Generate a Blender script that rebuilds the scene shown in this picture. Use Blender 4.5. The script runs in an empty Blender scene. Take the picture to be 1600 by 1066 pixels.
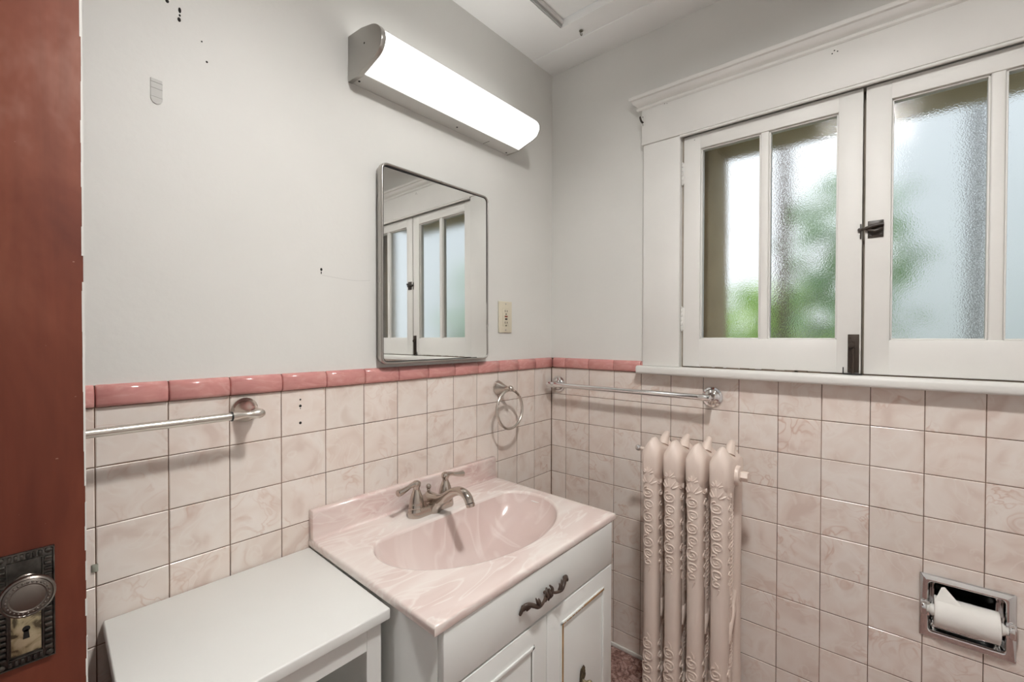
import bpy, bmesh, math, random
from mathutils import Vector, Matrix

rnd = random.Random(7)
scene = bpy.context.scene
COL = scene.collection
PI = math.pi

# ------------------------------------------------------------------ helpers
def new_bm():
    return bmesh.new()

def box(bm, x0, x1, y0, y1, z0, z1, bev=0.0, seg=2):
    x0, x1 = min(x0, x1), max(x0, x1)
    y0, y1 = min(y0, y1), max(y0, y1)
    z0, z1 = min(z0, z1), max(z0, z1)
    return prism(bm, [(x0, y0), (x1, y0), (x1, y1), (x0, y1)], z0, z1, bev, seg)

def prism(bm, poly, z0, z1, bev=0.0, seg=2, fn=None):
    """poly (a,b) extruded from z0 to z1; fn maps (a,b,c) to xyz"""
    fn = fn or (lambda a, b, c: (a, b, c))
    tmp = bmesh.new()
    lo = [tmp.verts.new(fn(a, b, z0)) for a, b in poly]
    hi = [tmp.verts.new(fn(a, b, z1)) for a, b in poly]
    n = len(poly)
    tmp.faces.new(lo[::-1]); tmp.faces.new(hi)
    for i in range(n):
        tmp.faces.new((lo[i], lo[(i + 1) % n], hi[(i + 1) % n], hi[i]))
    bmesh.ops.recalc_face_normals(tmp, faces=tmp.faces)
    if bev > 0:
        bmesh.ops.bevel(tmp, geom=list(tmp.edges), offset=bev, segments=seg, profile=0.5, affect='EDGES')
    merge(bm, tmp)

def merge(bm, tmp):
    me = bpy.data.meshes.new('tmp')
    tmp.to_mesh(me); tmp.free()
    bm.from_mesh(me)
    bpy.data.meshes.remove(me)

def frame_of(axis):
    a = Vector(axis).normalized()
    h = Vector((0, 0, 1)) if abs(a.z) < 0.9 else Vector((1, 0, 0))
    u = h.cross(a).normalized()
    v = a.cross(u).normalized()
    return u, v, a

def lathe(bm, prof, origin, axis=(0, 0, 1), seg=32, sx=1.0, sy=1.0):
    """prof list of (radius, height along the axis)"""
    u, v, a = frame_of(axis)
    o = Vector(origin)
    tmp = bmesh.new()
    rings = []
    for r, h in prof:
        if r < 1e-6:
            rings.append([tmp.verts.new(o + a * h)])
        else:
            rings.append([tmp.verts.new(o + a * h + u * (r * sx * math.cos(2 * PI * k / seg)) + v * (r * sy * math.sin(2 * PI * k / seg))) for k in range(seg)])
    skin(tmp, rings)
    bmesh.ops.recalc_face_normals(tmp, faces=tmp.faces)
    merge(bm, tmp)

def skin(tmp, rings, close_ends=True):
    for A, B in zip(rings, rings[1:]):
        na, nb = len(A), len(B)
        if na == 1 and nb == 1:
            continue
        n = max(na, nb)
        for k in range(n):
            k2 = (k + 1) % n
            if na == 1:
                tmp.faces.new((A[0], B[k], B[k2]))
            elif nb == 1:
                tmp.faces.new((A[k], A[k2], B[0]))
            else:
                tmp.faces.new((A[k], A[k2], B[k2], B[k]))
    if close_ends:
        if len(rings[0]) > 2:
            tmp.faces.new(rings[0][::-1])
        if len(rings[-1]) > 2:
            tmp.faces.new(rings[-1])

def tube(bm, pts, rad, seg=10, closed=False, flat=1.0):
    """round tube along pts; rad is a number or a list"""
    P = [Vector(p) for p in pts]
    n = len(P)
    R = rad if isinstance(rad, (list, tuple)) else [rad] * n
    tmp = bmesh.new()
    T = []
    for i in range(n):
        if closed:
            t = P[(i + 1) % n] - P[i - 1]
        else:
            t = P[min(i + 1, n - 1)] - P[max(i - 1, 0)]
        T.append(t.normalized())
    u = frame_of(T[0])[0]
    rings = []
    for i in range(n):
        u = (u - T[i] * u.dot(T[i])).normalized()
        v = T[i].cross(u)
        rings.append([tmp.verts.new(P[i] + u * (R[i] * math.cos(2 * PI * k / seg)) + v * (R[i] * flat * math.sin(2 * PI * k / seg))) for k in range(seg)])
    if closed:
        rings.append(rings[0])
        skin(tmp, rings, False)
    else:
        skin(tmp, rings, True)
    bmesh.ops.recalc_face_normals(tmp, faces=tmp.faces)
    merge(bm, tmp)

def loft(bm, sections):
    tmp = bmesh.new()
    rings = [[tmp.verts.new(p) for p in s] for s in sections]
    skin(tmp, rings, True)
    bmesh.ops.recalc_face_normals(tmp, faces=tmp.faces)
    merge(bm, tmp)

def ball(bm, c, r, seg=20, sz=1.0):
    prof = [(r * math.sin(PI * k / 12), -r * sz * math.cos(PI * k / 12)) for k in range(13)]
    prof[0] = (0, prof[0][1]); prof[-1] = (0, prof[-1][1])
    lathe(bm, prof, c, (0, 0, 1), seg)

def smooth_path(pts, n=8):
    """Catmull-Rom through pts"""
    P = [Vector(p) for p in pts]
    out = []
    for i in range(len(P) - 1):
        p0 = P[max(i - 1, 0)]; p1 = P[i]; p2 = P[i + 1]; p3 = P[min(i + 2, len(P) - 1)]
        for k in range(n):
            t = k / n
            out.append(0.5 * ((2 * p1) + (p2 - p0) * t + (2 * p0 - 5 * p1 + 4 * p2 - p3) * t * t + (3 * p1 - p0 - 3 * p2 + p3) * t ** 3))
    out.append(P[-1])
    return out

def root_loc(parent):
    o = parent
    while o.parent:
        o = o.parent
    return Vector(o.location)

def obj(name, bm, mat, parent=None, loc=None, label=None, angle=35, smooth=True, kind=None):
    """links a bmesh (built in world coordinates) as one mesh object"""
    L = root_loc(parent) if parent else Vector(loc or (0, 0, 0))
    me = bpy.data.meshes.new(name)
    bmesh.ops.translate(bm, verts=bm.verts, vec=-L)
    bm.to_mesh(me); bm.free()
    if smooth:
        for p in me.polygons:
            p.use_smooth = True
        me.set_sharp_from_angle(angle=math.radians(angle))
    o = bpy.data.objects.new(name, me)
    COL.objects.link(o)
    if mat:
        me.materials.append(mat)
    if parent:
        o.parent = parent
    else:
        o.location = L
    if label:
        o['label'] = label
    if kind:
        o['kind'] = kind
    return o

def thing(name, loc, label=None, cat=None, kind=None, group=None):
    o = bpy.data.objects.new(name, None)
    o.empty_display_size = 0.05
    COL.objects.link(o)
    o.location = loc
    tag(o, label, cat, kind, group)
    return o

def tag(o, label=None, cat=None, kind=None, group=None):
    if label: o['label'] = label
    if cat: o['category'] = cat
    if kind: o['kind'] = kind
    if group: o['group'] = group
    return o

def copy_part(o, parent, offset):
    c = o.copy()
    COL.objects.link(c)
    c.parent = parent
    c.location = Vector(o.location) + Vector(offset)
    return c

# ------------------------------------------------------------------ materials
def srgb(r, g, b):
    f = lambda c: (c / 255 / 12.92) if c / 255 <= 0.04045 else ((c / 255 + 0.055) / 1.055) ** 2.4
    return (f(r), f(g), f(b), 1)

class M:
    def __init__(self, name, color=(0.8, 0.8, 0.8, 1), rough=0.5, metal=0.0, **kw):
        self.m = bpy.data.materials.new(name)
        self.m.use_nodes = True
        self.nt = self.m.node_tree
        self.N = self.nt.nodes
        self.b = self.N['Principled BSDF']
        self.b.inputs['Base Color'].default_value = color
        self.b.inputs['Roughness'].default_value = rough
        self.b.inputs['Metallic'].default_value = metal
        for k, v in kw.items():
            self.b.inputs[k].default_value = v
        self._co = None
    def node(self, t, **kw):
        n = self.N.new(t)
        for k, v in kw.items():
            setattr(n, k, v)
        return n
    def link(self, a, b):
        self.nt.links.new(a, b)
    def co(self, scale=(1, 1, 1)):
        if self._co is None:
            self._co = self.node('ShaderNodeTexCoord').outputs['Object']
        mp = self.node('ShaderNodeMapping')
        mp.inputs['Scale'].default_value = scale
        self.link(self._co, mp.inputs['Vector'])
        return mp.outputs['Vector']
    def noise(self, scale, detail=4, dist=0.0, vec=None, rough=0.5, cs=(1, 1, 1)):
        n = self.node('ShaderNodeTexNoise')
        n.inputs['Scale'].default_value = scale
        n.inputs['Detail'].default_value = detail
        n.inputs['Distortion'].default_value = dist
        n.inputs['Roughness'].default_value = rough
        self.link(vec if vec is not None else self.co(cs), n.inputs['Vector'])
        return n.outputs['Fac']
    def ramp(self, fac, stops, interp='LINEAR'):
        r = self.node('ShaderNodeValToRGB')
        r.color_ramp.interpolation = interp
        el = r.color_ramp.elements
        while len(el) < len(stops):
            el.new(0.5)
        for e, (p, c) in zip(el, stops):
            e.position = p
            e.color = c if len(c) == 4 else (*c, 1)
        self.link(fac, r.inputs['Fac'])
        return r.outputs['Color']
    def mix(self, fac, a, b, mode='MIX'):
        n = self.node('ShaderNodeMix', data_type='RGBA', blend_type=mode)
        for s, v in ((n.inputs[0], fac), (n.inputs[6], a), (n.inputs[7], b)):
            if hasattr(v, 'node'):
                self.link(v, s)
            else:
                s.default_value = v
        return n.outputs[2]
    def color(self, c):
        self.link(c, self.b.inputs['Base Color']); return self
    def roughness(self, fac, lo, hi):
        n = self.node('ShaderNodeMapRange')
        n.inputs['To Min'].default_value = lo; n.inputs['To Max'].default_value = hi
        self.link(fac, n.inputs['Value'])
        self.link(n.outputs['Result'], self.b.inputs['Roughness'])
        return self
    def bump(self, h, strength=0.2, dist=0.002, prev=None):
        n = self.node('ShaderNodeBump')
        n.inputs['Strength'].default_value = strength
        n.inputs['Distance'].default_value = dist
        self.link(h, n.inputs['Height'])
        if prev is not None:
            self.link(prev, n.inputs['Normal'])
        self.link(n.outputs['Normal'], self.b.inputs['Normal'])
        return n.outputs['Normal']

def paint(name, c, rough=0.45, var=0.03, bump=0.12, scale=3.0):
    m = M(name, c, rough)
    n = m.noise(scale, 5)
    d = tuple(max(0, v * (1 - var)) for v in c[:3]) + (1,)
    u = tuple(min(1, v * (1 + var)) for v in c[:3]) + (1,)
    m.color(m.ramp(n, [(0.3, d), (0.7, u)]))
    if bump:
        m.bump(m.noise(60, 5), bump, 0.0015)
    return m.m

WALL = paint('wall_paint', (0.70, 0.695, 0.665, 1), 0.5, 0.03, 0.25)
CEIL = paint('ceiling_paint', (0.87, 0.87, 0.855, 1), 0.6, 0.02, 0.2)
TRIMW = paint('trim_enamel', (0.74, 0.73, 0.70, 1), 0.48, 0.035, 0.16, 5)
CABW = paint('cabinet_white', (0.765, 0.77, 0.745, 1), 0.35, 0.02, 0.05)
VANW = paint('vanity_white', (0.77, 0.785, 0.765, 1), 0.36, 0.03, 0.08)
GROOVE = paint('shadow_gap', (0.10, 0.075, 0.055, 1), 0.8, 0.2, 0)
RAWWOOD = paint('bare_wood_edge', (0.33, 0.20, 0.09, 1), 0.7, 0.25, 0.2, 40)

def tile_mat():
    m = M('swirled_tile', rough=0.26)
    at = m.node('ShaderNodeAttribute', attribute_name='tile_id')
    tc = m.node('ShaderNodeTexCoord')
    cmb = m.node('ShaderNodeCombineXYZ')
    m1 = m.node('ShaderNodeMath', operation='MULTIPLY'); m1.inputs[1].default_value = 7.3
    m2 = m.node('ShaderNodeMath', operation='MULTIPLY'); m2.inputs[1].default_value = 13.7
    m.link(at.outputs['Fac'], m1.inputs[0]); m.link(at.outputs['Fac'], m2.inputs[0])
    m.link(m1.outputs[0], cmb.inputs[0]); m.link(m2.outputs[0], cmb.inputs[1]); m.link(m1.outputs[0], cmb.inputs[2])
    add = m.node('ShaderNodeVectorMath', operation='ADD')
    m.link(tc.outputs['Object'], add.inputs[0]); m.link(cmb.outputs[0], add.inputs[1])
    v = add.outputs[0]
    n1 = m.noise(9, 2, 1.6, v, 0.4)
    n2 = m.noise(15, 2, 1.5, v, 0.45)
    n3 = m.noise(7, 2, 0.4, v)
    base = m.ramp(n1, [(0.28, (0.70, 0.59, 0.53)), (0.42, (0.765, 0.675, 0.615)), (0.55, (0.795, 0.72, 0.665)), (0.66, (0.81, 0.745, 0.695)), (0.78, (0.745, 0.655, 0.595))])
    vein = m.ramp(n2, [(0.44, (0, 0, 0)), (0.485, (0.75, 0.75, 0.75)), (0.515, (0, 0, 0))])
    veinmask = m.ramp(n3, [(0.50, (0, 0, 0)), (0.72, (1, 1, 1))])
    vm = m.mix(1.0, vein, veinmask, 'MULTIPLY')
    c = m.mix(vm, base, (0.60, 0.40, 0.315, 1))
    pale = m.ramp(n2, [(0.53, (0, 0, 0)), (0.58, (0.5, 0.5, 0.5)), (0.63, (0, 0, 0))])
    c = m.mix(pale, c, (0.82, 0.765, 0.71, 1))
    br = m.ramp(at.outputs['Fac'], [(0.0, (0.95, 0.94, 0.93)), (0.5, (1, 1, 1)), (1.0, (1.0, 0.975, 0.96))])
    c = m.mix(1.0, c, br, 'MULTIPLY')
    m.color(c)
    m.bump(m.noise(9, 2, 0.5, v), 0.35, 0.002)
    return m.m
TILE = tile_mat()

def cap_mat():
    m = M('pink_cap_tile', rough=0.16)
    n = m.noise(14, 4, 2.2, cs=(1, 1, 2.5))
    m.color(m.ramp(n, [(0.3, (0.545, 0.235, 0.225)), (0.52, (0.595, 0.275, 0.255)), (0.62, (0.63, 0.325, 0.295)), (0.7, (0.58, 0.262, 0.246))]))
    m.bump(m.noise(30, 2), 0.1, 0.001)
    return m.m
CAP = cap_mat()

def grout_mat():
    m = M('grout', rough=0.85)
    n = m.noise(7, 4)
    m.color(m.ramp(n, [(0.35, (0.06, 0.03, 0.016)), (0.55, (0.17, 0.10, 0.065)), (0.75, (0.33, 0.23, 0.18))]))
    return m.m
GROUT = grout_mat()

def marble(name, base, dark, white, rough, cs, scale=3.2, amt=1.0):
    m = M(name, rough=rough)
    m.b.inputs['Coat Weight'].default_value = 0.25
    m.b.inputs['Coat Roughness'].default_value = 0.08
    n0 = m.noise(scale * 0.9, 2, 0.8, cs=cs, rough=0.4)
    n1 = m.noise(scale, 2, 1.6, cs=cs, rough=0.4)
    n2 = m.noise(scale * 1.5, 2, 2.0, cs=cs, rough=0.4)
    c = m.ramp(n1, [(0.28, dark), (0.44, base), (0.56, base), (0.72, dark)])
    wide = m.ramp(n0, [(0.42, (0, 0, 0)), (0.60, (0.75 * amt, 0.75 * amt, 0.75 * amt)), (0.72, (0.2 * amt, 0.2 * amt, 0.2 * amt))])
    c = m.mix(wide, c, (*white, 1))
    st = m.ramp(n2, [(0.42, (0, 0, 0)), (0.485, (0.85 * amt, 0.85 * amt, 0.85 * amt)), (0.53, (0, 0, 0))])
    c = m.mix(st, c, (*white, 1))
    m.color(c)
    return m.m
MARBLE = marble('cultured_marble', (0.765, 0.655, 0.615), (0.72, 0.59, 0.55), (0.84, 0.78, 0.735), 0.2, (0.9, 2.6, 2.6), 3.6)
MARBLE_S = marble('cultured_marble_splash', (0.72, 0.555, 0.52), (0.66, 0.48, 0.455), (0.82, 0.73, 0.68), 0.2, (1.5, 1, 3.0), 4.5, 0.8)
MARBLE_B = marble('cultured_marble_bowl', (0.69, 0.56, 0.525), (0.665, 0.53, 0.495), (0.80, 0.71, 0.67), 0.16, (1.6, 1.0, 0.6), 2.8, 0.7)

def metal(name, c, rough, aniso=0.0, bump=0.0):
    m = M(name, (*c, 1), rough, 1.0)
    n = m.noise(24, 3)
    m.roughness(n, rough * 0.85, rough * 1.25)
    return m.m
CHROME = metal('chrome', (0.80, 0.80, 0.80), 0.07)
NICKEL = metal('brushed_nickel', (0.62, 0.58, 0.53), 0.27)
FAUCETM = metal('faucet_nickel', (0.52, 0.46, 0.41), 0.15)
STEEL = metal('stainless_frame', (0.46, 0.44, 0.415), 0.28)
CAPM = metal('lamp_end_cap', (0.46, 0.445, 0.42), 0.33)
MIRROR = M('mirror_silver', (0.86, 0.87, 0.855, 1), 0.012, 1.0).m
BRONZE = paint('dark_bronze', (0.035, 0.026, 0.02, 1), 0.42, 0.5, 0.3, 60)
BROWNBRONZE = paint('brown_pull', (0.055, 0.033, 0.024, 1), 0.38, 0.5, 0.3, 60)
bolt_m = M('bolt_bronze', (0.06, 0.045, 0.035, 1), 0.4, 0.5); BOLT = bolt_m.m

def brass_plate():
    m = M('worn_brass', rough=0.4, metal=0.65)
    n = m.noise(60, 5, 1.0)
    m.color(m.ramp(n, [(0.36, (0.10, 0.08, 0.05)), (0.46, (0.40, 0.34, 0.21)), (0.62, (0.56, 0.49, 0.33))]))
    m.roughness(n, 0.3, 0.55)
    return m.m
BRASS = brass_plate()

def dark_plate():
    m = M('patinated_escutcheon', rough=0.3, metal=0.85)
    n = m.noise(90, 4)
    m.color(m.ramp(n, [(0.35, (0.055, 0.05, 0.045)), (0.55, (0.10, 0.092, 0.082)), (0.75, (0.15, 0.138, 0.122))]))
    return m.m
PLATE = dark_plate()
KNOB = metal('knob_bronze', (0.20, 0.175, 0.155), 0.36)

def door_mat():
    m = M('red_brown_wood', rough=0.6)
    m.b.inputs['Specular IOR Level'].default_value = 0.3
    g = m.noise(4.0, 5, 0.4, cs=(9, 9, 0.8), rough=0.6)
    b = m.noise(3.2, 5, 0.8, cs=(1, 1, 0.6), rough=0.65)
    sp = m.noise(110, 2)
    c = m.ramp(b, [(0.30, (0.105, 0.024, 0.013)), (0.46, (0.155, 0.040, 0.021)), (0.58, (0.195, 0.060, 0.034)), (0.72, (0.27, 0.125, 0.092))])
    c2 = m.ramp(g, [(0.3, (0.86, 0.84, 0.84)), (0.7, (1.10, 1.08, 1.08))])
    c = m.mix(1.0, c, c2, 'MULTIPLY')
    c = m.mix(m.ramp(sp, [(0.75, (0, 0, 0)), (0.765, (0.5, 0.5, 0.5))]), c, (0.42, 0.26, 0.20, 1))
    m.color(c)
    m.bump(g, 0.06, 0.001)
    m.roughness(b, 0.52, 0.7)
    return m.m
DOORM = door_mat()

def radiator_mat():
    m = M('radiator_enamel', rough=0.42)
    n = m.noise(70, 2)
    n2 = m.noise(5, 3)
    c = m.ramp(n2, [(0.3, (0.70, 0.58, 0.51)), (0.7, (0.755, 0.65, 0.585))])
    chip = m.ramp(n, [(0.772, (0, 0, 0)), (0.782, (1, 1, 1))])
    m.color(m.mix(chip, c, (0.03, 0.018, 0.012, 1)))
    m.bump(m.noise(55, 3), 0.22, 0.0015)
    return m.m
RAD = radiator_mat()

def floor_mat():
    m = M('mottled_floor', rough=0.55)
    n = m.noise(38, 6, 1.6, rough=0.65)
    v = m.node('ShaderNodeTexVoronoi', feature='DISTANCE_TO_EDGE')
    v.inputs['Scale'].default_value = 24
    nz = m.node('ShaderNodeTexNoise'); nz.inputs['Scale'].default_value = 14
    m.link(m.co(), nz.inputs['Vector'])
    mx = m.mix(0.12, m.co(), nz.outputs['Color'])
    m.link(mx, v.inputs['Vector'])
    c = m.ramp(n, [(0.34, (0.10, 0.04, 0.032)), (0.5, (0.29, 0.165, 0.14)), (0.64, (0.47, 0.33, 0.29)), (0.72, (0.22, 0.11, 0.09))])
    e = m.ramp(v.outputs['Distance'], [(0.0, (0.35, 0.3, 0.3)), (0.05, (1, 1, 1))])
    m.color(m.mix(1.0, c, e, 'MULTIPLY'))
    return m.m
FLOOR = floor_mat()

def glass_mat():
    m = M('obscured_glass', (0.96, 0.975, 0.97, 1), 0.095)
    m.b.inputs['Transmission Weight'].default_value = 1.0
    m.b.inputs['IOR'].default_value = 1.42
    m.bump(m.noise(330, 2), 0.25, 0.0012)
    return m.m
GLASS = glass_mat()

def emis(name, c, s, base=(0.8, 0.8, 0.8, 1), rough=0.3):
    m = M(name, base, rough)
    m.b.inputs['Emission Color'].default_value = (*c, 1)
    m.b.inputs['Emission Strength'].default_value = s
    return m.m
LENS_E = 1.45
BULB_E = 300.0
def lens_mat():
    m = M('lit_diffuser', (0.42, 0.42, 0.41, 1), 0.35)
    m.b.inputs['Emission Color'].default_value = (1.0, 0.99, 0.965, 1)
    tc = m.node('ShaderNodeTexCoord'); sp = m.node('ShaderNodeSeparateXYZ')
    m.link(tc.outputs['Object'], sp.inputs[0])
    mr = m.node('ShaderNodeMapRange'); mr.interpolation_type = 'SMOOTHSTEP'
    ab = m.node('ShaderNodeMath', operation='ABSOLUTE'); m.link(sp.outputs['X'], ab.inputs[0])
    mr.inputs['From Min'].default_value = 0.33; mr.inputs['From Max'].default_value = 0.12
    mr.inputs['To Min'].default_value = LENS_E * 0.88; mr.inputs['To Max'].default_value = LENS_E * 1.12
    m.link(ab.outputs[0], mr.inputs['Value']); m.link(mr.outputs['Result'], m.b.inputs['Emission Strength'])
    wv = m.node('ShaderNodeTexWave'); wv.bands_direction = 'X'; wv.inputs['Scale'].default_value = 110
    m.link(tc.outputs['Object'], wv.inputs['Vector'])
    m.bump(wv.outputs['Fac'], 0.1, 0.001)
    return m.m
LENS = lens_mat()
FILL_UP = emis('lit_fill_uplight', (1.0, 0.985, 0.955), 270.0)  # glow of the added uplight, fill bounced off the ceiling
BULB = emis('lit_lamp_disc', (1.0, 0.985, 0.955), BULB_E)

IVORY = M('ivory_plastic', (0.66, 0.61, 0.48, 1), 0.35).m
BLACKP = M('black_plastic', (0.012, 0.011, 0.01, 1), 0.4).m
REDP = M('red_plastic', (0.22, 0.035, 0.015, 1), 0.4).m
WHITEP = M('white_plastic', (0.78, 0.77, 0.73, 1), 0.35).m
PAPER = paint('tissue_paper', (0.80, 0.785, 0.75, 1), 0.95, 0.02, 0.3, 30)
DARKHOLE = M('dark_hole', (0.012, 0.01, 0.008, 1), 0.9).m
CLEARTAPE = M('painted_over_tape', (0.58, 0.58, 0.56, 1), 0.7).m

def leaf_mat(name, a, b):
    m = M(name, rough=0.5)
    oi = m.noise(9, 2)
    m.color(m.ramp(oi, [(0.3, (*a, 1)), (0.7, (*b, 1))]))
    m.b.inputs['Subsurface Weight'].default_value = 0.0
    return m.m
LEAF1 = leaf_mat('yellow_green_leaf', (0.36, 0.60, 0.08), (0.72, 0.92, 0.28))
LEAF2 = leaf_mat('blue_green_leaf', (0.16, 0.34, 0.13), (0.52, 0.72, 0.40))
BARK = paint('bark', (0.105, 0.065, 0.04, 1), 0.9, 0.3, 0.5, 20)
OUTBROWN = paint('brown_exterior_paint', (0.42, 0.33, 0.20, 1), 0.7, 0.12, 0.2, 8)
SIDING = paint('pale_siding', (0.76, 0.79, 0.82, 1), 0.8, 0.03, 0.1, 2)
SOIL = paint('garden_soil', (0.16, 0.17, 0.08, 1), 0.95, 0.4, 0.3, 4)
HALLW = paint('hall_paint', (0.86, 0.855, 0.84, 1), 0.6, 0.02, 0.1)

# ------------------------------------------------------------------ camera
f_px, yaw, pitch, roll = 707.56, 0.70617, -0.0117, 0.00176
CAM = Vector((-1.54184, -1.09802, 1.17113))
fw = Vector((math.cos(yaw) * math.cos(pitch), math.sin(yaw) * math.cos(pitch), math.sin(pitch)))
rt = Vector((math.sin(yaw), -math.cos(yaw), 0)); up = rt.cross(fw)
rt2 = rt * math.cos(roll) + up * math.sin(roll)
up2 = -rt * math.sin(roll) + up * math.cos(roll)
cd = bpy.data.cameras.new('camera')
cd.sensor_width = 36; cd.lens = 36 * f_px / 1600; cd.clip_start = 0.02
cam = bpy.data.objects.new('camera', cd)
R = Matrix((rt2, up2, -fw)).transposed()
cam.matrix_world = Matrix.Translation(CAM) @ R.to_4x4()
COL.objects.link(cam)
scene.camera = cam

# ------------------------------------------------------------------ room shell
H = 2.25
XB, YN = -2.25, -2.0            # back wall, near wall
S = 0.108                       # tile pitch
W_L, W_R = 0.1144, 0.0708       # first cut tile from the corner on each wall
ZT = 1.04                       # top of field tile
ZC = 1.081                      # top of pink cap

bm = new_bm(); box(bm, XB - 1.1, 0.16, YN - 0.12, 0.14, -0.05, 0.0)
tag(obj('floor', bm, FLOOR), 'mottled pink brown floor', 'floor', 'structure')

# ceiling with a recessed hatch opening
HX0, HX1, HY0, HY1 = -0.88, -0.2135, -0.92, -0.187
bm = new_bm()
box(bm, HX1, 0.16, YN - 0.12, 0.14, H, H + 0.12)
box(bm, XB - 1.1, HX0, YN - 0.12, 0.14, H, H + 0.12)
box(bm, HX0, HX1, HY1, 0.14, H, H + 0.12)
box(bm, HX0, HX1, YN - 0.12, HY0, H, H + 0.12)
tag(obj('ceiling', bm, CEIL, smooth=False), 'white painted ceiling', 'ceiling', 'structure')
# raised board along the window wall
bm = new_bm(); box(bm, -0.128, 0.004, YN, 0.004, H - 0.003, H + 0.001, 0.001)
tag(obj('trim_1', bm, CEIL), 'flat white board on the ceiling edge above the window wall', 'trim', 'structure')
ht = thing('ceiling_hatch', (HX1, HY1, H), 'white recessed hatch panel in the ceiling near the corner', 'hatch')
bm = new_bm(); box(bm, HX0 + .004, HX1 - .004, HY0 + .004, HY1 - .004, H + 0.024, H + 0.04, 0.001)
obj('panel', bm, CEIL, ht)
bm = new_bm()
t = 0.012
box(bm, HX0, HX1, HY1 - t, HY1, H + 0.012, H + 0.0239)
box(bm, HX0, HX0 + t, HY0, HY1, H + 0.012, H + 0.0239)
box(bm, HX0, HX1, HY0, HY0 + t, H + 0.012, H + 0.0239)
obj('stop', bm, TRIMW, ht)
bm = new_bm()
box(bm, HX0, HX1 - .001, HY1 - .006, HY1 - .001, H + 0.002, H + 0.0239)
obj('edge_strip', bm, paint('grey_edge_strip', (0.42, 0.42, 0.41, 1), 0.4, 0.05, 0), ht, label='grey edge strip')  # strip along one side of the recess, coloured grey

# left wall
bm = new_bm(); box(bm, XB - 0.12, 0.16, 0.003, 0.14, 0, H)
wl = tag(obj('wall_left', bm, WALL, smooth=False), 'off-white painted wall with tile below', 'wall', 'structure')

# right wall with window opening and a recess
WY0, WY1, WZ0, WZ1 = -1.512, -0.5375, 1.05, 1.842
RY0, RY1, RZ0, RZ1 = -1.294, -1.160, 0.434, 0.558
bm = new_bm()
X0, X1 = 0.003, 0.14
box(bm, X0, X1, WY1, 0.003, 0, H)
box(bm, X0, X1, YN - .12, WY0, 0, H)
box(bm, X0, X1, WY0, WY1, WZ1, H)
box(bm, X0, X1, WY0, WY1, RZ1, WZ0)
box(bm, X0, X1, WY0, WY1, 0, RZ0)
box(bm, X0, X1, RY1, WY1, RZ0, RZ1)
box(bm, X0, X1, WY0, RY0, RZ0, RZ1)
box(bm, 0.06, X1, RY0, RY1, RZ0, RZ1)
wr = tag(obj('wall_right', bm, WALL, smooth=False), 'off-white painted window wall with tile below', 'wall', 'structure')

# near wall, back wall with doorway, small hall beyond
bm = new_bm(); box(bm, XB - 1.1, 0.16, YN - 0.12, YN, 0, H)
tag(obj('wall_near', bm, HALLW, smooth=False), 'off-white wall behind the camera', 'wall', 'structure')
bm = new_bm()
box(bm, XB - 0.1, XB, -0.205, 0.003, 0, H)
box(bm, XB - 0.1, XB, YN, -1.0, 0, H)
box(bm, XB - 0.1, XB, -1.0, -0.205, 2.03, H)
tag(obj('wall_back', bm, HALLW, smooth=False), 'off-white wall with the doorway', 'wall', 'structure')
bm = new_bm()
box(bm, XB - 1.1, XB - 1.0, YN, 0.14, 0, H)
tag(obj('wall_hall', bm, HALLW, smooth=False), 'pale wall of the hall beyond the doorway', 'wall', 'structure')

# tiles -------------------------------------------------------------
def tile_quads(bm, lay, fn, a0, a1, z0, z1, tid, cham=(1, 1, 1, 1), c=0.0015, dep=0.0014, tilt=0.0005):
    """one glazed tile: chamfer ring plus face; a runs along the wall"""
    g = 0.00085
    l, r, b, t = cham
    A0 = a0 + (g if l else 0); A1 = a1 - (g if r else 0); Z0 = z0 + (g if b else 0); Z1 = z1 - (g if t else 0)
    outer = [(A0, Z0), (A1, Z0), (A1, Z1), (A0, Z1)]
    inner = [(A0 + c * l, Z0 + c * b), (A1 - c * r, Z0 + c * b), (A1 - c * r, Z1 - c * t), (A0 + c * l, Z1 - c * t)]
    ds = [dep + 0 for _ in range(4)]
    T = [rnd.uniform(-tilt, tilt) if all(cham) else 0 for _ in range(4)]
    vo = [bm.verts.new(fn(a, z, 0.004)) for a, z in outer]
    vm = [bm.verts.new(fn(a, z, dep)) for a, z in outer]
    vi = [bm.verts.new(fn(a, z, 0.0004 + tt)) for (a, z), tt in zip(inner, T)]
    fs = [bm.faces.new(vi)]
    for k in range(4):
        k2 = (k + 1) % 4
        if (vi[k].co - vm[k].co).length > 1e-6 or (vi[k2].co - vm[k2].co).length > 1e-6:
            try: fs.append(bm.faces.new((vm[k], vm[k2], vi[k2], vi[k])))
            except ValueError: pass
        fs.append(bm.faces.new((vo[k], vo[k2], vm[k2], vm[k])))
    for f in fs:
        f[lay] = tid

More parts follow.
